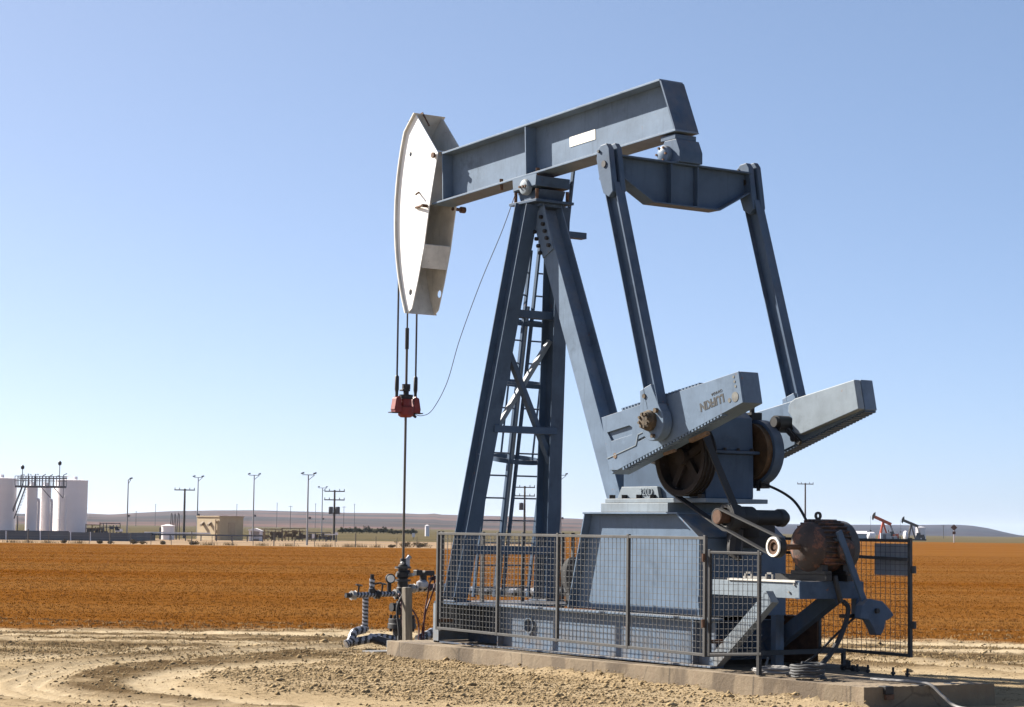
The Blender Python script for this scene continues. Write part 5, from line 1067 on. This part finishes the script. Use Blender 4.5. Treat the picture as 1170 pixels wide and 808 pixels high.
for px, D, r_, h_, lb in ((995.5,515,1.5,2.1,'white horizontal vessel at the foot of the orange-red pump jack'),(1034.5,555,.9,2.6,'small white round vessel left of the dark pump jack')):
    t = far_thing('white_vessel', lb, 'vessel', px, D); MB().lathe((-r_*.7,0,h_*.5),(r_*.7,0,h_*.5),[(0,.1),(.2,h_*.35),(.5,h_*.46),(r_*1.4-.4,h_*.46),(r_*1.4-.1,h_*.33),(r_*1.4,.1)],20).build('shell', M['tank'], t); b = MB(); b.box((-r_*.5,-.4,0),(-r_*.3,.4,h_*.3)); b.box((r_*.3,-.4,0),(r_*.5,.4,h_*.3)); b.build('saddle', M['bgsteel'], t)
for px, D, w_, h_, lb in ((1012,512,1.2,2.6,'pale engine house under the orange-red pump jack'),(1021,514,.9,1.5,'small pale control cabinet right of the orange-red pump jack')):
    t = far_thing('engine_box', lb, 'cabinet', px, D); MB().box((-w_,0,0),(w_,1.2,h_*.7)).build('cabinet', M['sheet'], t, bevel=.05); b = MB(); b.box((-w_*.5,-.02,.4),(w_*.1,-.001,h_*.6)); b.cyl((w_*.6,.5,h_*.7),(w_*.6,.5,h_),.14,n=8); b.build('exhaust', M['bgsteel'], t)
t = far_thing('white_building', 'long low white building behind the brake lever on the right', 'building', 981, 640); b = MB(); b.box((-2.6,0,0),(2.6,4,1.6)); b.build('wall', M['sheet'], t); MB().prism([(-2.8,-.2,1.5),(2.8,-.2,1.5),(2.8,2,2.25),(-2.8,2,2.25)], (0,0,.12)).build('roof', M['tank'], t)
t = far_thing('road_sign', 'diamond road sign on a white post far right beyond the field', 'sign', 1090, 440); ds = 2.45
MB().prism([(0,-.04,ds),(.68,-.04,ds+.68),(0,-.04,ds+1.36),(-.68,-.04,ds+.68)], (0,.03,0)).build('diamond_plate', M['sign'], t); MB().box((-.33,-.04,1.75),(.33,-.01,2.35)).build('tab_plate', M['sign'], t); MB().box((-.09,0,-.2),(.09,.09,3.3)).build('post', M['tank'], t)

# ------------------------------------------------------------------ air, sky, sun
HAZE = True
if HAZE:
    bpy_b = MB(); c = CAM[:2]; bpy_b.box((c[0]-11500,c[1]-11500,-4.6), (c[0]+11500,c[1]+11500,75)); hz = bpy_b.build('haze', bpy.data.materials.new('air'), None, smooth=0); hz['kind'] = 'stuff'; tag(hz, 'thin pale dusty air over the plain', 'haze'); hm = hz.data.materials[0]; hm.use_nodes = True; n = hm.node_tree.nodes; n.remove(n['Principled BSDF'])
    pv = n.new('ShaderNodeVolumePrincipled'); pv.inputs['Density'].default_value = 4e-5; pv.inputs['Color'].default_value = (.70,.82,1,1); pv.inputs['Anisotropy'].default_value = .2; hm.node_tree.links.new(pv.outputs[0], n['Material Output'].inputs['Volume'])
SUN = Vector((-2.2,-1.0,1.55)).normalized(); el_s = math.asin(SUN.z); rot = math.atan2(SUN.x, SUN.y)
sd_ = bpy.data.lights.new('sun', 'SUN'); so = bpy.data.objects.new('sun', sd_); COL.objects.link(so); so.location = (0,0,60); so.rotation_euler = SUN.to_track_quat('Z', 'Y').to_euler(); sd_.energy = 5; sd_.angle = R(.53); sd_.color = (1, .94, .85)
W = bpy.data.worlds.new('World'); S.world = W; W.use_nodes = True; n = W.node_tree.nodes; sky = n.new('ShaderNodeTexSky'); sky.sky_type = 'NISHITA'; sky.sun_disc = False; sky.sun_elevation = el_s; sky.sun_rotation = rot; sky.altitude = 700; sky.air_density = .4; sky.dust_density = 1.5; sky.ozone_density = 4
gm = n.new('ShaderNodeGamma'); gm.inputs[1].default_value = .62
W.node_tree.links.new(sky.outputs[0], gm.inputs[0]); hs = n.new('ShaderNodeHueSaturation'); hs.inputs['Saturation'].default_value = 1.13; W.node_tree.links.new(gm.outputs[0], hs.inputs['Color']); W.node_tree.links.new(hs.outputs[0], n['Background'].inputs[0]); n['Background'].inputs[1].default_value = .117
S.view_settings.view_transform = 'Standard'; S.view_settings.look = 'None'; S.view_settings.exposure = 1.585; S.view_settings.gamma = 1; S.view_settings.use_curve_mapping = False
S.render.engine = 'CYCLES'; S.cycles.max_bounces = 6; S.cycles.volume_bounces = 0; S.cycles.volume_step_rate = 10; S.cycles.use_denoising = True
